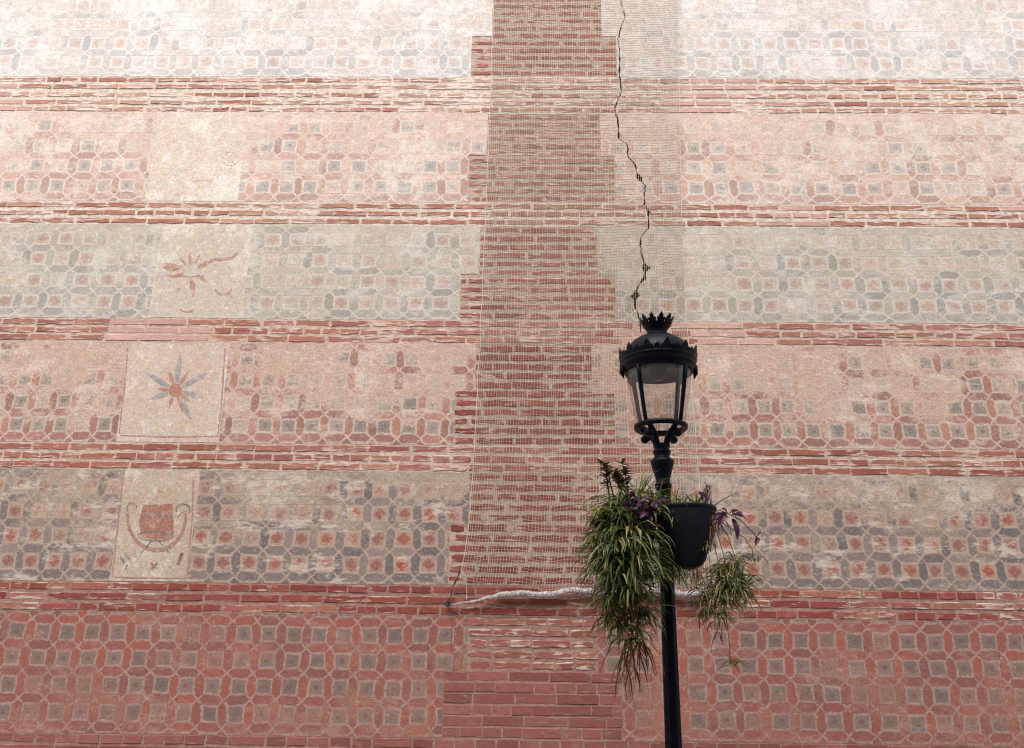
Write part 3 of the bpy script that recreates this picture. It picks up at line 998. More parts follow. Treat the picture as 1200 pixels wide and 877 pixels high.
# ------------------------------------------------------------------ street lamp
YL = -1.7
base_pt = at(772, 440, YL)
AX = base_pt.x
lamp = thing('street_lamp', 'black cast iron street lamp with crowned glass lantern on a fluted post', 'street lamp', (AX, YL, 0.10))
M_IRON = plain('black_iron_paint', (0.0025, 0.003, 0.009), 0.42, 0.3, 18, spec=0.16, bump=0.08)


def lz(py):
    return at(772, py, YL).z - 0.10


PXM = 1.0 / (at(773, 440, YL).x - at(772, 440, YL).x)      # pixels per metre near the lantern


def R(px):
    return px / PXM


# post: fluted shaft, foot below the frame
mb = MB()
prof = [(0.20, 0.0), (0.20, 0.10), (0.17, 0.13), (0.15, 0.30), (0.12, 0.36), (0.135, 0.40), (0.10, 0.46), (0.051, 0.80), (0.0465, 1.2), (0.0415, lz(690)), (0.0385, lz(600)), (R(7.5), lz(585))]
mb.lathe(prof, (0, 0, 0), 48, lambda a, z: 1.0 if z < 0.78 or z > lz(588) else 1.0 - 0.07 * abs(math.cos(a * 4)) ** 6)
mb.build('post', M_IRON, lamp, True)
mb = MB()
mb.lathe([(R(7.5), lz(586)), (R(7.6), lz(575)), (R(9.5), lz(571)), (R(9.5), lz(568)), (R(7.6), lz(565)), (R(8.5), lz(560)), (R(12.6), lz(546)), (R(13.4), lz(542)), (R(13.0), lz(540)), (R(9.0), lz(536.5)),
          (R(8.6), lz(534)), (R(10.2), lz(531)), (R(10.2), lz(529)), (R(8.0), lz(527)), (R(9.8), lz(524)), (R(9.6), lz(521)), (0.001, lz(520))], (0, 0, 0), 32)
mb.build('vase_collar', M_IRON, lamp, True)
# carrying fork: two arms of the lyre, scrolls with balls
zr = lz(503)
for k in range(4):
    a = rad(45 + 90 * k)
    dx, dy = math.sin(a), -math.cos(a)
    mb = MB()
    pr = [(R(7), lz(522)), (R(9.5), lz(516)), (R(14), lz(508)), (R(19), zr + 0.0), (R(24), zr + 0.03), (R(27.5), zr + 0.02)]
    mb.tube([(r * dx, r * dy, z) for r, z in pr], [0.017, 0.017, 0.018, 0.017, 0.014, 0.012], 8)
    sc = [(R(14), lz(508)), (R(19), lz(512)), (R(22.5), lz(513)), (R(24), lz(509))]
    mb.tube([(r * dx, r * dy, z) for r, z in sc], [0.014, 0.013, 0.012, 0.008], 8)
    mb.sphere((R(23.5) * dx, R(23.5) * dy, lz(511)), 0.026, 12, 8)
    mb.build('fork_arm', M_IRON, lamp, True)
# lower ring
mb = MB()
rr = R(28.5)
mb.lathe([(rr - 0.020, zr), (rr + 0.006, zr - 0.006), (rr + 0.014, zr + 0.008), (rr + 0.012, zr + 0.022), (rr - 0.006, zr + 0.03), (rr - 0.020, zr + 0.022), (rr - 0.020, zr)], (0, 0, 0), 48)
mb.build('lower_ring', M_IRON, lamp, True)
# glass panes and ribs
zt_g, zb_g = lz(436), zr + 0.022
rt_g, rb_g = R(38.5), R(27.5)
gm = bpy.data.materials.new('lantern_glass')
gm.use_nodes = True
gt = gm.node_tree
for n__ in list(gt.nodes):
    gt.nodes.remove(n__)
go = gt.nodes.new('ShaderNodeOutputMaterial')
tr = gt.nodes.new('ShaderNodeBsdfTransparent')
tr.inputs[0].default_value = (0.975, 0.955, 0.945, 1)
gl = gt.nodes.new('ShaderNodeBsdfGlossy')
gl.inputs['Roughness'].default_value = 0.06
df = gt.nodes.new('ShaderNodeBsdfDiffuse')
df.inputs[0].default_value = (0.75, 0.71, 0.69, 1)
lw = gt.nodes.new('ShaderNodeLayerWeight')
lw.inputs['Blend'].default_value = 0.5
pw = gt.nodes.new('ShaderNodeMath')
pw.operation = 'POWER'
pw.inputs[1].default_value = 4.0
gt.links.new(lw.outputs['Facing'], pw.inputs[0])
fr = gt.nodes.new('ShaderNodeMath')
fr.operation = 'MULTIPLY_ADD'
fr.inputs[1].default_value = 0.45
fr.inputs[2].default_value = 0.08
gt.links.new(pw.outputs[0], fr.inputs[0])
mx0 = gt.nodes.new('ShaderNodeMixShader')
nz = gt.nodes.new('ShaderNodeTexNoise')
nz.inputs['Scale'].default_value = 3
nz.inputs['Detail'].default_value = 2
mr_ = gt.nodes.new('ShaderNodeMapRange')
mr_.inputs['To Min'].default_value = 0.02
mr_.inputs['To Max'].default_value = 0.10
gt.links.new(nz.outputs['Fac'], mr_.inputs[0])
gt.links.new(mr_.outputs[0], mx0.inputs[0])
gt.links.new(tr.outputs[0], mx0.inputs[1])
gt.links.new(df.outputs[0], mx0.inputs[2])
mx1 = gt.nodes.new('ShaderNodeMixShader')
gt.links.new(fr.outputs[0], mx1.inputs[0])
gt.links.new(mx0.outputs[0], mx1.inputs[1])
gt.links.new(gl.outputs[0], mx1.inputs[2])
gt.links.new(mx1.outputs[0], go.inputs[0])
for k in range(4):
    a0_, a1_ = rad(45 + 90 * k + 2.5), rad(135 + 90 * k - 2.5)
    vv, ff = [], []
    N, Mm = 14, 5
    for j in range(Mm + 1):
        t = j / Mm
        r_ = rb_g + (rt_g - rb_g) * t ** 0.92
        z_ = zb_g + (zt_g - zb_g) * t
        for i in range(N + 1):
            a = a0_ + (a1_ - a0_) * i / N
            vv.append((r_ * math.sin(a), -r_ * math.cos(a), z_))
    for j in range(Mm):
        for i in range(N):
            q = j * (N + 1) + i
            ff.append((q, q + 1, q + N + 2, q + N + 1))
    obj('glass_pane', vv, ff, gm, lamp, True)
    mb = MB()
    a = rad(45 + 90 * k)
    pts = []
    for j in range(7):
        t = j / 6
        r_ = rb_g + (rt_g - rb_g) * t ** 0.92
        pts.append((r_ * math.sin(a), -r_ * math.cos(a), zb_g + (zt_g - zb_g) * t))
    mb.tube(pts, [0.012, 0.0125, 0.013, 0.0135, 0.014, 0.0145, 0.015], 8)
    mb.build('rib', M_IRON, lamp, True)
# cap: moulded rim, dome, neck, lamp housing inside
mb = MB()
ze = lz(436)
mb.lathe([(R(36), ze + 0.004), (R(39.5), ze - 0.012), (R(40.5), ze - 0.002), (R(40), ze + 0.012), (R(42.5), ze + 0.022), (R(44.0), ze + 0.036), (R(43), ze + 0.048), (R(44.5), ze + 0.056), (R(45), ze + 0.068),
          (R(44), ze + 0.073), (R(41), ze + 0.075), (R(36), ze + 0.072)], (0, 0, 0), 56)
mb.build('cap_rim', M_IRON, lamp, True)
mb = MB()
mb.lathe([(R(40.5), ze + 0.070), (R(39.5), ze + 0.115), (R(36.5), ze + 0.152), (R(31), ze + 0.188), (R(24), ze + 0.214), (R(17), ze + 0.231), (R(12.8), ze + 0.238), (R(12.2), ze + 0.246)], (0, 0, 0), 48)
mb.build('dome', M_IRON, lamp, True)
zn = ze + 0.243
mb = MB()
mb.lathe([(R(12.2), zn), (R(11.8), zn + 0.028), (R(13), zn + 0.036), (R(14.2), zn + 0.044), (R(15.0), zn + 0.058), (R(15.6), zn + 0.068), (R(13.6), zn + 0.068), (0.001, zn + 0.06)], (0, 0, 0), 32)
mb.build('crown_base', M_IRON, lamp, True)
mb = MB()
mb.lathe([(0.001, ze + 0.01), (R(30), ze + 0.005), (R(33), ze - 0.022), (R(36), ze - 0.012), (R(36.5), ze + 0.09), (0.001, ze + 0.095)], (0, 0, 0), 40)
mb.build('reflector', plain('dull_reflector', (0.018, 0.016, 0.019), 0.4, 0.15, 12), lamp, True)
mb = MB()
mb.lathe([(0.001, ze - 0.055), (R(5), ze - 0.052), (R(8), ze - 0.035), (R(9), ze + 0.03)], (0, 0, 0), 20)
mb.build('bulb_housing', plain('bulb_housing_metal', (0.02, 0.018, 0.021), 0.35, 0.1, 12), lamp, True)

# cresting: fleurons standing on the rim and on the top crown
fleur = [(-1.0, 0.0), (-0.92, 0.30), (-1.12, 0.50), (-1.10, 0.82), (-0.82, 0.98), (-0.52, 0.86), (-0.46, 0.62), (-0.36, 0.78), (-0.58, 1.10), (-0.52, 1.45), (-0.22, 1.62), (0, 2.0),
         (0.22, 1.62), (0.52, 1.45), (0.58, 1.10), (0.36, 0.78), (0.46, 0.62), (0.52, 0.86), (0.82, 0.98), (1.10, 0.82), (1.12, 0.50), (0.92, 0.30), (1.0, 0.0)]


def fleuron(w, h, th):
    n = len(fleur)
    v = [(x * w / 2, -th / 2, z * h / 2) for x, z in fleur] + [(x * w / 2, th / 2, z * h / 2) for x, z in fleur]
    f = [tuple(range(n - 1, -1, -1))[::-1], tuple(range(2 * n - 1, n - 1, -1))]
    for i in range(n):
        j = (i + 1) % n
        f.append((i, n + i, n + j, j))
    me = bpy.data.meshes.new('fleuron')
    me.from_pydata(v, [], f)
    me.materials.append(M_IRON)
    return me


me_big, me_sm, me_top = fleuron(R(12.5), R(14.5), 0.012), fleuron(R(12), R(9), 0.012), fleuron(R(8.5), R(12.5), 0.012)


def place_fleuron(me, a, r, z, tilt):
    o = bpy.data.objects.new('fleuron', me)
    COL.objects.link(o)
    o.parent = lamp
    o.location = (r * math.sin(a), -r * math.cos(a), z)
    o.rotation_euler = (Matrix.Rotation(a, 3, 'Z') @ Matrix.Rotation(tilt, 3, 'X')).to_euler()


for k in range(12):
    place_fleuron(me_big, rad(30 * k + 6), R(43.4), ze + 0.066, rad(10))
    place_fleuron(me_sm, rad(30 * k + 21), R(43.4), ze + 0.066, rad(12))
for k in range(4):       # hanging tips on the rim beside each rib
    mb = MB()
    a = rad((90, 270, 135, 225)[k])
    c = Vector((R(42.5) * math.sin(a), -R(42.5) * math.cos(a), ze + 0.04))
    mb.tube([c, c + Vector((math.sin(a) * 0.004, -math.cos(a) * 0.004, -0.05)), c + Vector((-math.sin(a) * 0.008, math.cos(a) * 0.008, -0.085))], [0.018, 0.015, 0.003], 8)
    mb.build('rim_drop', M_IRON, lamp, True)
for k in range(10):
    place_fleuron(me_top, rad(36 * k + 10), R(15.0), zn + 0.062, rad(24))

# ------------------------------------------------------------------ planters on the post
M_POT = plain('dark_plastic', (0.0075, 0.009, 0.017), 0.5, 0.25, 14, spec=0.25, bump=0.05)
M_SOIL = plain('potting_soil', (0.035, 0.022, 0.014), 0.95, 0.3, 50, bump=0.8)
YP = -1.89


def planter(px, label):
    c = at(px, 596, YP)
    k = 1.0 / (at(px + 1, 596, YP).x - c.x)
    zb = at(px, 667, YP).z
    H = c.z - zb
    t = thing('planter', label, 'planter', (c.x, YP, zb), 'planters clamped to the lamp post')
    r = lambda p: p * 1.13 / k
    mb = MB()
    prof = [(0.001, 0.0), (r(8), 0.0), (r(13.5), 0.012), (r(18.0), 0.045), (r(20.5), 0.085), (r(23.0), 0.105), (r(26.2), H * 0.45), (r(28.8), H * 0.62), (r(30.4), H * 0.80), (r(31.0), H - 0.03), (r(31.0), H - 0.012), (r(29), H - 0.012), (r(28), H * 0.75), (r(24), H * 0.4), (0.001, H * 0.35)]
    mb.lathe(prof, (0, 0, 0), 40)
    mb.build('bowl', M_POT, t, True)
    mb = MB()
    sa = rad(-33)
    mb.tube([((q[0] + 0.001) * math.sin(sa), -(q[0] + 0.001) * math.cos(sa), q[1]) for q in prof[2:10]], 0.004, 6)
    mb.build('seam', M_POT, t, True)
    mb = MB()
    mb.lathe([(r(29.6), H - 0.022), (r(31.6), H - 0.020), (r(32.2), H - 0.004), (r(31.4), H + 0.004), (r(29.4), H + 0.002), (r(29.2), H - 0.016), (r(29.6), H - 0.022)], (0, 0, 0), 40)
    mb.build('rim', M_POT, t, True)
    mb = MB()
    mb.lathe([(r(28.6), H - 0.035), (r(15), H - 0.02), (0.001, H - 0.016)], (0, 0, 0), 24)
    mb.build('soil', M_SOIL, t, True)
    mb = MB()
    lx = AX - c.x
    for zz in (H * 0.62,):
        mb.tube([(lx, YL - YP, zz), (lx * 0.6, (YL - YP) * 0.6, zz), (lx * 0.3, (YL - YP) * 0.3, zz)], 0.014, 8)
        mb.lathe([(0.056, zz - 0.03), (0.062, zz - 0.03), (0.062, zz + 0.03), (0.056, zz + 0.03), (0.048, zz)], (lx, YL - YP, 0), 24)
    mb.build('clamp', M_IRON, t, True)
    return t, c, H


potR, cR, HR = planter(803, 'black bowl planter with bare side, purple trailing plant at its rim')
potL, cL, HL = planter(735, 'black bowl planter nearly buried under a cascading spider plant')

# ------------------------------------------------------------------ plants
def leaf_mat(name, ramp, rough=0.5, trans=0.25):
    n = NT(name)
    at_ = n.new('ShaderNodeAttribute', attribute_name='tone')
    cr = n.new('ShaderNodeValToRGB')
    els = cr.color_ramp.elements
    while len(els) < len(ramp):
        els.new(0.5)
    for e, (p, c) in zip(els, ramp):
        e.position = p
        e.color = (*c, 1)
    n.put(cr.inputs[0], at_.outputs['Fac'])
    c = n.mix(n.ss(0.35, 0.65, n.noise(30, 3, 0.6), 0, 0.15), cr.outputs[0], (0.02, 0.03, 0.008))
    n.bsdf.inputs['Specular IOR Level'].default_value = 0.4
    mat = n.out(c, rough)
    # thin leaves let some light through
    tl = n.new('ShaderNodeBsdfTranslucent')
    n.put(tl.inputs[0], cr.outputs[0])
    mx = n.new('ShaderNodeMixShader')
    mx.inputs[0].default_value = trans
    out_ = n.t.nodes['Material Output']
    n.t.links.new(n.bsdf.outputs[0], mx.inputs[1])
    n.t.links.new(tl.outputs[0], mx.inputs[2])
    n.t.links.new(mx.outputs[0], out_.inputs[0])
    return mat


M_LEAF = leaf_mat('spider_plant_leaf', [(0.0, (0.022, 0.044, 0.011)), (0.3, (0.062, 0.102, 0.019)), (0.6, (0.18, 0.195, 0.042)), (0.85, (0.36, 0.34, 0.12)), (1.0, (0.54, 0.53, 0.33))])
M_DRY = leaf_mat('dry_leaf', [(0.0, (0.09, 0.04, 0.018)), (0.5, (0.20, 0.09, 0.035)), (1.0, (0.30, 0.18, 0.08))], 0.8, 0.15)
M_PURPLE = leaf_mat('purple_leaf', [(0.0, (0.035, 0.010, 0.028)), (0.5, (0.095, 0.014, 0.055)), (1.0, (0.16, 0.03, 0.085))], 0.4)
M_SUCC = leaf_mat('succulent_leaf', [(0.0, (0.035, 0.060, 0.022)), (0.4, (0.085, 0.105, 0.040)), (0.7, (0.17, 0.085, 0.045)), (1.0, (0.20, 0.06, 0.04))], 0.4)
M_STEM = plain('brown_stem', (0.09, 0.05, 0.03), 0.7, 0.2, 40)
M_STOLON = plain('straw_stolon', (0.26, 0.22, 0.10), 0.7, 0.2, 40)
prn = random.Random(21)


def blade(mb, base, d, L, w, droop, tone, seg=6, fold=0.25, twist=0.0):
    """a strap leaf that leaves base along d and arches over under its own weight"""
    p = Vector(base)
    d = Vector(d).normalized()
    side0 = d.cross(Vector((0, 0, 1)))
    if side0.length < 0.1:
        side0 = Vector((prn.uniform(-1, 1), prn.uniform(-1, 1), 0))
    side0.normalize()
    vv = []
    st = L / seg
    for i in range(seg + 1):
        t = i / seg
        ww = w * (0.55 + 0.75 * t if t < 0.4 else 0.85 * (1 - ((t - 0.4) / 0.6) ** 1.8)) + 0.0004
        side = side0 if twist == 0 else (Matrix.Rotation(twist * t, 3, d) @ side0)
        nrm = side.cross(d).normalized()
        vv += [p - side * ww / 2 + nrm * ww * fold, p, p + side * ww / 2 + nrm * ww * fold]
        p = p + d * st
        d = (d + Vector((0, 0, -1)) * droop * st / L * (0.5 + 1.2 * t)).normalized()
    ff = []
    for i in range(seg):
        q = i * 3
        ff += [(q, q + 1, q + 4, q + 3), (q + 1, q + 2, q + 5, q + 4)]
    mb.add(vv, ff, tone)


def tuft(mb, c, n, L, w=0.011, up=0.6, droop=3.0, tone=(0.1, 0.75), spread=0.03, bias=(0, 0, 0)):
    for i in range(n):
        a = prn.uniform(0, 2 * math.pi)
        d = Vector((math.cos(a), math.sin(a), prn.uniform(-0.2, 1.0) * up)) + Vector(bias)
        tn = prn.uniform(*tone)
        if prn.random() < 0.10:
            tn = prn.uniform(0.8, 1.0)
        b = Vector(c) + Vector((prn.gauss(0, spread), prn.gauss(0, spread), prn.gauss(0, spread * 0.7)))
        blade(mb, b, d, L * prn.uniform(0.55, 1.15), w * prn.uniform(0.7, 1.25), droop * prn.uniform(0.6, 1.5), tn, twist=prn.uniform(-0.8, 0.8))


def wpt(px, py, y, ref_):
    return at(px, py, y) - ref_


# big cascading spider plant on the left planter
sp = thing('spider_plant', 'large green spider plant cascading far down from the buried planter', 'plant', cL)
mb = MB()
spots = [(745, 588, -1.93, 50, 0.20), (722, 592, -1.90, 50, 0.20), (762, 598, -1.95, 34, 0.16), (706, 606, -1.88, 34, 0.18), (735, 606, -2.02, 46, 0.22), (722, 600, -2.06, 36, 0.18), 
         (718, 622, -2.00, 75, 0.23), (742, 628, -2.05, 75, 0.23), (704, 636, -1.95, 70, 0.20), (728, 640, -2.09, 90, 0.24), (712, 655, -2.02, 85, 0.22), (752, 648, -2.02, 65, 0.21),
         (738, 662, -2.08, 85, 0.24), (720, 676, -2.05, 85, 0.23), (752, 676, -2.00, 55, 0.20), (704, 668, -1.95, 55, 0.19), (735, 690, -2.05, 75, 0.23), (716, 700, -1.99, 60, 0.20), (748, 700, -1.98, 50, 0.19)]
for (px, py, y, n, L) in spots:
    tuft(mb, wpt(px, py, y, cL), n, L, 0.0155, 0.9, 2.4, (0.10, 0.90), 0.028, (0, -0.45, 0.1))
tuft(mb, wpt(750, 584, -1.9, cL), 30, 0.22, 0.010, 2.6, 1.0, (0.3, 0.85), 0.02)
tuft(mb, wpt(700, 598, -1.92, cL), 14, 0.24, 0.007, 0.8, 1.0, (0.4, 0.9), 0.02, (-0.6, 0, 0))
o = mb.build('leaves', M_LEAF, sp, True)
o['kind'] = 'stuff'
mb = MB()
for (px, py, y, n, L) in [(716, 722, -1.96, 46, 0.20), (750, 722, -1.95, 44, 0.20), (726, 734, -1.97, 44, 0.20), (722, 712, -1.96, 30, 0.18), (757, 716, -1.92, 30, 0.17), (733, 752, -1.95, 26, 0.15), (745, 738, -1.95, 24, 0.18)]:
    tuft(mb, wpt(px, py, y, cL), n, L, 0.0125, 0.7, 2.4, (0.15, 0.8), 0.016)
o = mb.build('hanging_plantlets', M_LEAF, sp, True)
o['kind'] = 'stuff'
mb = MB()
for (px, py, y, n, L) in [(738, 752, -1.93, 16, 0.24), (750, 750, -1.92, 20, 0.22), (735, 775, -1.92, 12, 0.2), (742, 785, -1.92, 7, 0.17), (705, 600, -1.95, 16, 0.18), (735, 690, -2.0, 24, 0.26), (720, 640, -2.02, 16, 0.26)]:
    tuft(mb, wpt(px, py, y, cL), n, L, 0.010, -0.9, 2.8, (0.1, 1.0), 0.018, (0, 0, -0.7))
o = mb.build('dry_leaves', M_DRY, sp, True)
o['kind'] = 'stuff'
mb = MB()
for (pa, pb) in [((735, 600), (735, 780)), ((745, 600), (748, 745)), ((722, 600), (718, 735)), ((736, 750), (740, 815)), ((731, 750), (733, 822))]:
    A, B = wpt(*pa, -1.98, cL), wpt(*pb, -1.93, cL)
    mb.tube([A.lerp(B, t) + Vector((0.012 * math.sin(t * 5 + pa[0]), -0.05 * math.sin(math.pi * t), 0)) for t in [i / 10 for i in range(11)]], 0.0022, 5)
mb.build('stolons', M_STOLON, sp, True)

# succulent with upright stems
su = thing('succulent', 'upright reddish green succulent sprigs rising above the spider plant', 'plant', cL)
mb, ms = MB(), MB()
for pts in ([(716, 596), (713, 575), (711, 558), (709, 545)], [(722, 594), (716, 570), (712, 552), (706, 541)], [(740, 592), (735, 570), (733, 556), (729, 542)], [(738, 594), (728, 575), (722, 560), (720, 552)], [(745, 596), (737, 580), (730, 566), (724, 561)]):
    P = [wpt(x, y, -1.92, cL) for x, y in pts]
    ms.tube(P, [0.0045, 0.004, 0.0035, 0.003], 6)
    for i in range(40):
        t = prn.uniform(0.18, 1.0) ** 0.6
        q = t * (len(P) - 1)
        a_ = min(int(q), len(P) - 2)
        p = P[a_].lerp(P[a_ + 1], q - a_)
        an = prn.uniform(0, 6.283)
        blade(mb, p, (math.cos(an), math.sin(an), prn.uniform(-0.1, 0.7)), prn.uniform(0.035, 0.062), 0.026, 0.9, min(1, max(0, prn.gauss(0.75 - 0.45 * t, 0.22))), 3, 0.1)
o = mb.build('leaves', M_SUCC, su, True)
o['kind'] = 'stuff'
ms.build('stems', M_STEM, su, True)


def broad_leaf(parent, a, b, w, tone, name='leaf', mat=M_PURPLE):
    """lance-shaped leaf from point a to point b (parent space)"""
    mb = MB()
    a, b = Vector(a), Vector(b)
    d = b - a
    L = d.length
    d.normalize()
    side = d.cross(Vector((0.2, -0.7, 0.6))).normalized()
    nrm = side.cross(d).normalized()
    vv = []
    N = 7
    for i in range(N + 1):
        t = i / N
        ww = w * math.sin(math.pi * min(1, 0.10 + 0.9 * t)) ** 0.8
        c = a + d * L * t + nrm * 0.10 * L * math.sin(math.pi * t)
        vv += [c - side * ww / 2 + nrm * ww * 0.28, c, c + side * ww / 2 + nrm * ww * 0.28]
    ff = []
    for i in range(N):
        q = i * 3
        ff += [(q, q + 1, q + 4, q + 3), (q + 1, q + 2, q + 5, q + 4)]
    mb.add(vv, ff, tone)
    return mb.build(name, mat, parent, True)


# purple trailing plant in the right planter
pu = thing('purple_trailing_plant', 'purple leaved trailing plant hanging out over bare planter rim', 'plant', cR)
ms = MB()
st = [[(832, 602, -1.98), (843, 598, -2.0), (855, 603, -2.02), (868, 610, -2.03), (880, 622, -2.03), (887, 630, -2.03)], [(824, 596, -1.95), (828, 584, -1.96), (829, 575, -1.97), (828, 568, -1.97)], [(832, 600, -1.96), (842, 603, -1.99), (850, 606, -2.0)],
      [(820, 597, -1.9), (838, 592, -1.9), (848, 585, -1.9), (856, 581, -1.9)]]
for s_ in st:
    ms.tube([wpt(x, y, yy, cR) for x, y, yy in s_], 0.003, 5)
ms.build('stems', plain('purple_stem', (0.10, 0.035, 0.06), 0.6, 0.2, 40), pu, True)
for (ax, ay, bx, by, w, tn) in [(822, 588, 818, 576, 0.030, 0.5), (829, 588, 817, 577, 0.038, 0.45), (828, 572, 833, 570, 0.018, 0.9), (828, 570, 824, 565, 0.016, 0.7), (829, 571, 832, 574, 0.016, 0.6),
                                (849, 601, 842, 617, 0.042, 0.6), (852, 602, 845, 596, 0.030, 0.5), (856, 602, 862, 598, 0.030, 0.7), (858, 604, 874, 608, 0.040, 0.75), (858, 603, 866, 599, 0.034, 0.55), (858, 608, 864, 633, 0.036, 0.35),
                                (850, 603, 846, 612, 0.032, 0.4), (862, 606, 871, 601, 0.030, 0.85), (887, 629, 894, 625, 0.022, 0.5), (888, 630, 885, 640, 0.028, 0.6), (846, 602, 838, 608, 0.030, 0.3), (840, 606, 835, 614, 0.028, 0.2)]:
    broad_leaf(pu, wpt(ax, ay, -2.0, cR), wpt(bx, by, -2.03, cR), w, tn)
# purple leaves among the green on the left planter
pl = thing('purple_foliage_plant', 'dark purple leaved plant tucked between spider plant and post', 'plant', cL)
ms = MB()
for s_ in ([(745, 600), (742, 588), (738, 582)], [(752, 602), (755, 590), (757, 583)], [(760, 605), (764, 595), (768, 590)]):
    ms.tube([wpt(x, y, -2.0, cL) for x, y in s_], 0.003, 5)
ms.build('stems', plain('dark_purple_stem', (0.07, 0.025, 0.035), 0.6, 0.2, 40), pl, True)
for i in range(34):
    x, y = prn.uniform(733, 772), prn.uniform(582, 604)
    a_ = prn.uniform(0, 6.283)
    L = prn.uniform(7, 13)
    broad_leaf(pl, wpt(x, y, prn.uniform(-2.17, -2.07), cL), wpt(x + L * math.cos(a_), y + L * 0.8 * math.sin(a_), prn.uniform(-2.20, -2.10), cL), prn.uniform(0.022, 0.036), prn.uniform(0.0, 0.6))
for (ax, ay, bx, by) in [(703, 612, 690, 609), (703, 612, 692, 615), (702, 612, 697, 619)]:
    broad_leaf(pl, wpt(ax, ay, -1.98, cL), wpt(bx, by, -2.0, cL), 0.026, 0.5)
fl = thing('red_flower', 'small red flower spray at the edge of the purple leaves', 'flower', wpt(768, 618, -2.04, Vector((0, 0, 0))))
M_RED = plain('coral_petal', (0.45, 0.07, 0.04), 0.6, 0.2, 30)
mb = MB()
for i in range(9):
    a_ = prn.uniform(0, 6.28)
    blade(mb, Vector((0, 0, 0)) + Vector((prn.gauss(0, 0.012), 0, prn.gauss(0, 0.014))), (math.cos(a_), -0.4, math.sin(a_)), prn.uniform(0.03, 0.055), 0.010, 0.8, None, 3)
mb.build('petals', M_RED, fl, True)
mb = MB()
mb.tube([(0, 0, 0), (0.01, 0.03, 0.04), (0.0, 0.06, 0.10)], 0.002, 5)
mb.build('stem', M_STEM, fl, True)

# grassy tufts along the rim of the right planter
gp = thing('rim_grass_plant', 'short green strap leaves sprouting along the bare planter rim', 'plant', cR)
mb = MB()
for (px, py, n, L) in [(786, 596, 34, 0.20), (798, 597, 24, 0.18), (815, 598, 20, 0.15), (826, 599, 26, 0.16), (776, 596, 36, 0.17)]:
    tuft(mb, wpt(px, py, -1.91, cR), n, L, 0.009, 2.6, 1.5, (0.2, 0.8), 0.02)
o = mb.build('leaves', M_LEAF, gp, True)
o['kind'] = 'stuff'
mb = MB()
for (px, py, n, L) in [(836, 606, 26, 0.13), (833, 618, 18, 0.14)]:
    tuft(mb, wpt(px, py, -1.97, cR), n, L, 0.007, -0.4, 3.0, (0.0, 0.9), 0.016, (0.3, 0, -0.4))
o = mb.build('dry_leaves', M_DRY, gp, True)
o['kind'] = 'stuff'

# hanging plantlets below the right planter
hp = thing('hanging_spider_plant', 'loose airy spider plantlets dangling on thin runners below the bare planter', 'plant', cR)
mb = MB()
for (px, py, y, n, L) in [(858, 660, -1.97, 34, 0.15), (842, 672, -1.98, 34, 0.17), (870, 686, -1.98, 36, 0.17), (850, 694, -1.99, 40, 0.17), (824, 704, -1.95, 26, 0.15), (840, 722, -1.96, 30, 0.17), (850, 664, -1.95, 34, 0.15), (866, 676, -1.96, 40, 0.17), (846, 684, -1.97, 44, 0.18), (862, 694, -1.96, 44, 0.17), (836, 700, -1.94, 30, 0.15), (872, 700, -1.94, 24, 0.14), (834, 716, -1.95, 36, 0.17), (852, 706, -1.96, 34, 0.17),
                          (882, 654, -1.95, 14, 0.08), (856, 777, -1.93, 24, 0.09), (828, 640, -1.98, 20, 0.11), (822, 690, -1.92, 12, 0.13)]:
    tuft(mb, wpt(px, py, y, cR), n, L, 0.0105, 0.8, 2.3, (0.2, 0.85), 0.018)
o = mb.build('plantlet_leaves', M_LEAF, hp, True)
o['kind'] = 'stuff'
mb = MB()
for (px, py, n, L) in [(818, 715, 14, 0.12), (842, 738, 8, 0.10), (818, 668, 10, 0.12), (812, 665, 12, 0.10)]:
    tuft(mb, wpt(px, py, -1.95, cR), n, L, 0.007, -0.5, 2.6, (0.0, 0.8), 0.014, (0, 0, -0.7))
o = mb.build('dry_leaves', M_DRY, hp, True)
o['kind'] = 'stuff'
mb = MB()
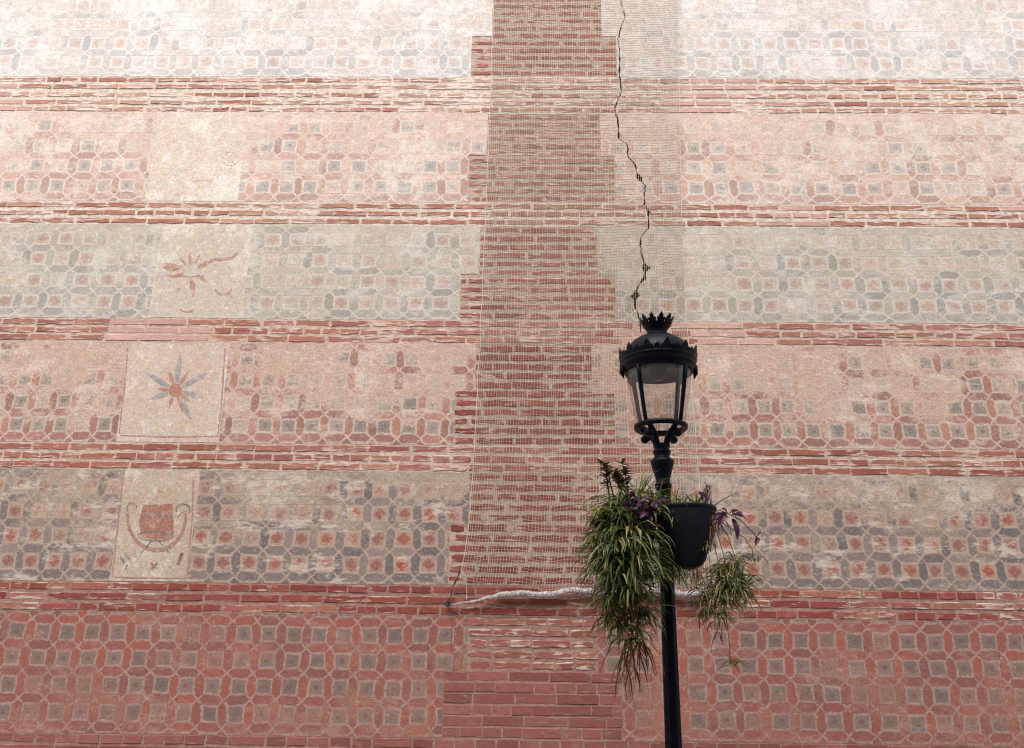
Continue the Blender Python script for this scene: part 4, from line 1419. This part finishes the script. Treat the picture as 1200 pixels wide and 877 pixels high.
for pts in ([(832, 606), (842, 630), (848, 650), (850, 664)], [(834, 604), (852, 625), (862, 655), (866, 676)], [(834, 604), (872, 630), (882, 645), (882, 654)], [(828, 612), (840, 650), (846, 684), (862, 694)], [(826, 615), (832, 660), (834, 690), (834, 716)],
            [(846, 690), (852, 730), (855, 755), (856, 777)], [(822, 612), (826, 626), (828, 640)], [(866, 676), (870, 690), (872, 700)]):
    P = [wpt(x, y, -1.99, cR) for x, y in pts]
    mb.tube(P, 0.0028, 5)
mb.build('runners', M_STOLON, hp, True)
# leaves tucked under the planters by the post
up_ = thing('under_planter_plant', 'drooping strap leaves hanging against the post under the planters', 'plant', (AX, YL - 0.1, at(780, 660, YL).z))
mb = MB()
for (px, py, y, n, L) in [(783, 668, -1.84, 34, 0.19), (772, 660, -1.90, 30, 0.2), (792, 668, -1.88, 18, 0.16)]:
    tuft(mb, wpt(px, py, y, up_.location), n, L, 0.009, 0.2, 3.0, (0.0, 0.75), 0.02)
o = mb.build('leaves', M_LEAF, up_, True)
o['kind'] = 'stuff'

# ------------------------------------------------------------------ unseen houses added behind the camera, heights set to shade the lower wall
M_HOUSE = plain('cream_render', (0.46, 0.39, 0.31), 0.9, 0.08, 2, bump=0.2)
M_SHUT = plain('green_shutter', (0.06, 0.09, 0.06), 0.6, 0.15, 10)
M_CORN = plain('cornice_stone', (0.42, 0.37, 0.31), 0.9, 0.1, 3)
me_w = None
for label, x0, x1, h in (('taller unseen cream house added across the street to shade the wall', -2.0, 22.0, 14.6), ('lower unseen cream house added beside it to leave the left brighter', -24.0, -2.001, 12.7)):
    ob = thing('unseen_shade_house', label, 'building', ((x0 + x1) / 2, -10.6, 0))
    hw = (x1 - x0) / 2
    mb = MB()
    mb.box((-hw, -5, -0.01), (hw, 0, h - 0.3))
    mb.build('wall', M_HOUSE, ob)
    mb = MB()
    mb.box((-hw, -5.2, h - 0.299), (hw, 0.35, h))
    mb.build('cornice', M_CORN, ob)
    for fl_ in range(3):
        for i in range(-3, 4):
            if me_w is None:
                mb = MB()
                mb.box((-0.55, 0.002, 0), (0.55, 0.06, 1.9))
                w_ = mb.build('window', M_SHUT, ob)
                me_w = w_.data
            else:
                w_ = bpy.data.objects.new('window', me_w)
                COL.objects.link(w_)
                w_.parent = ob
            w_.location = (i * 3.1, 0, 1.2 + fl_ * 3.4)
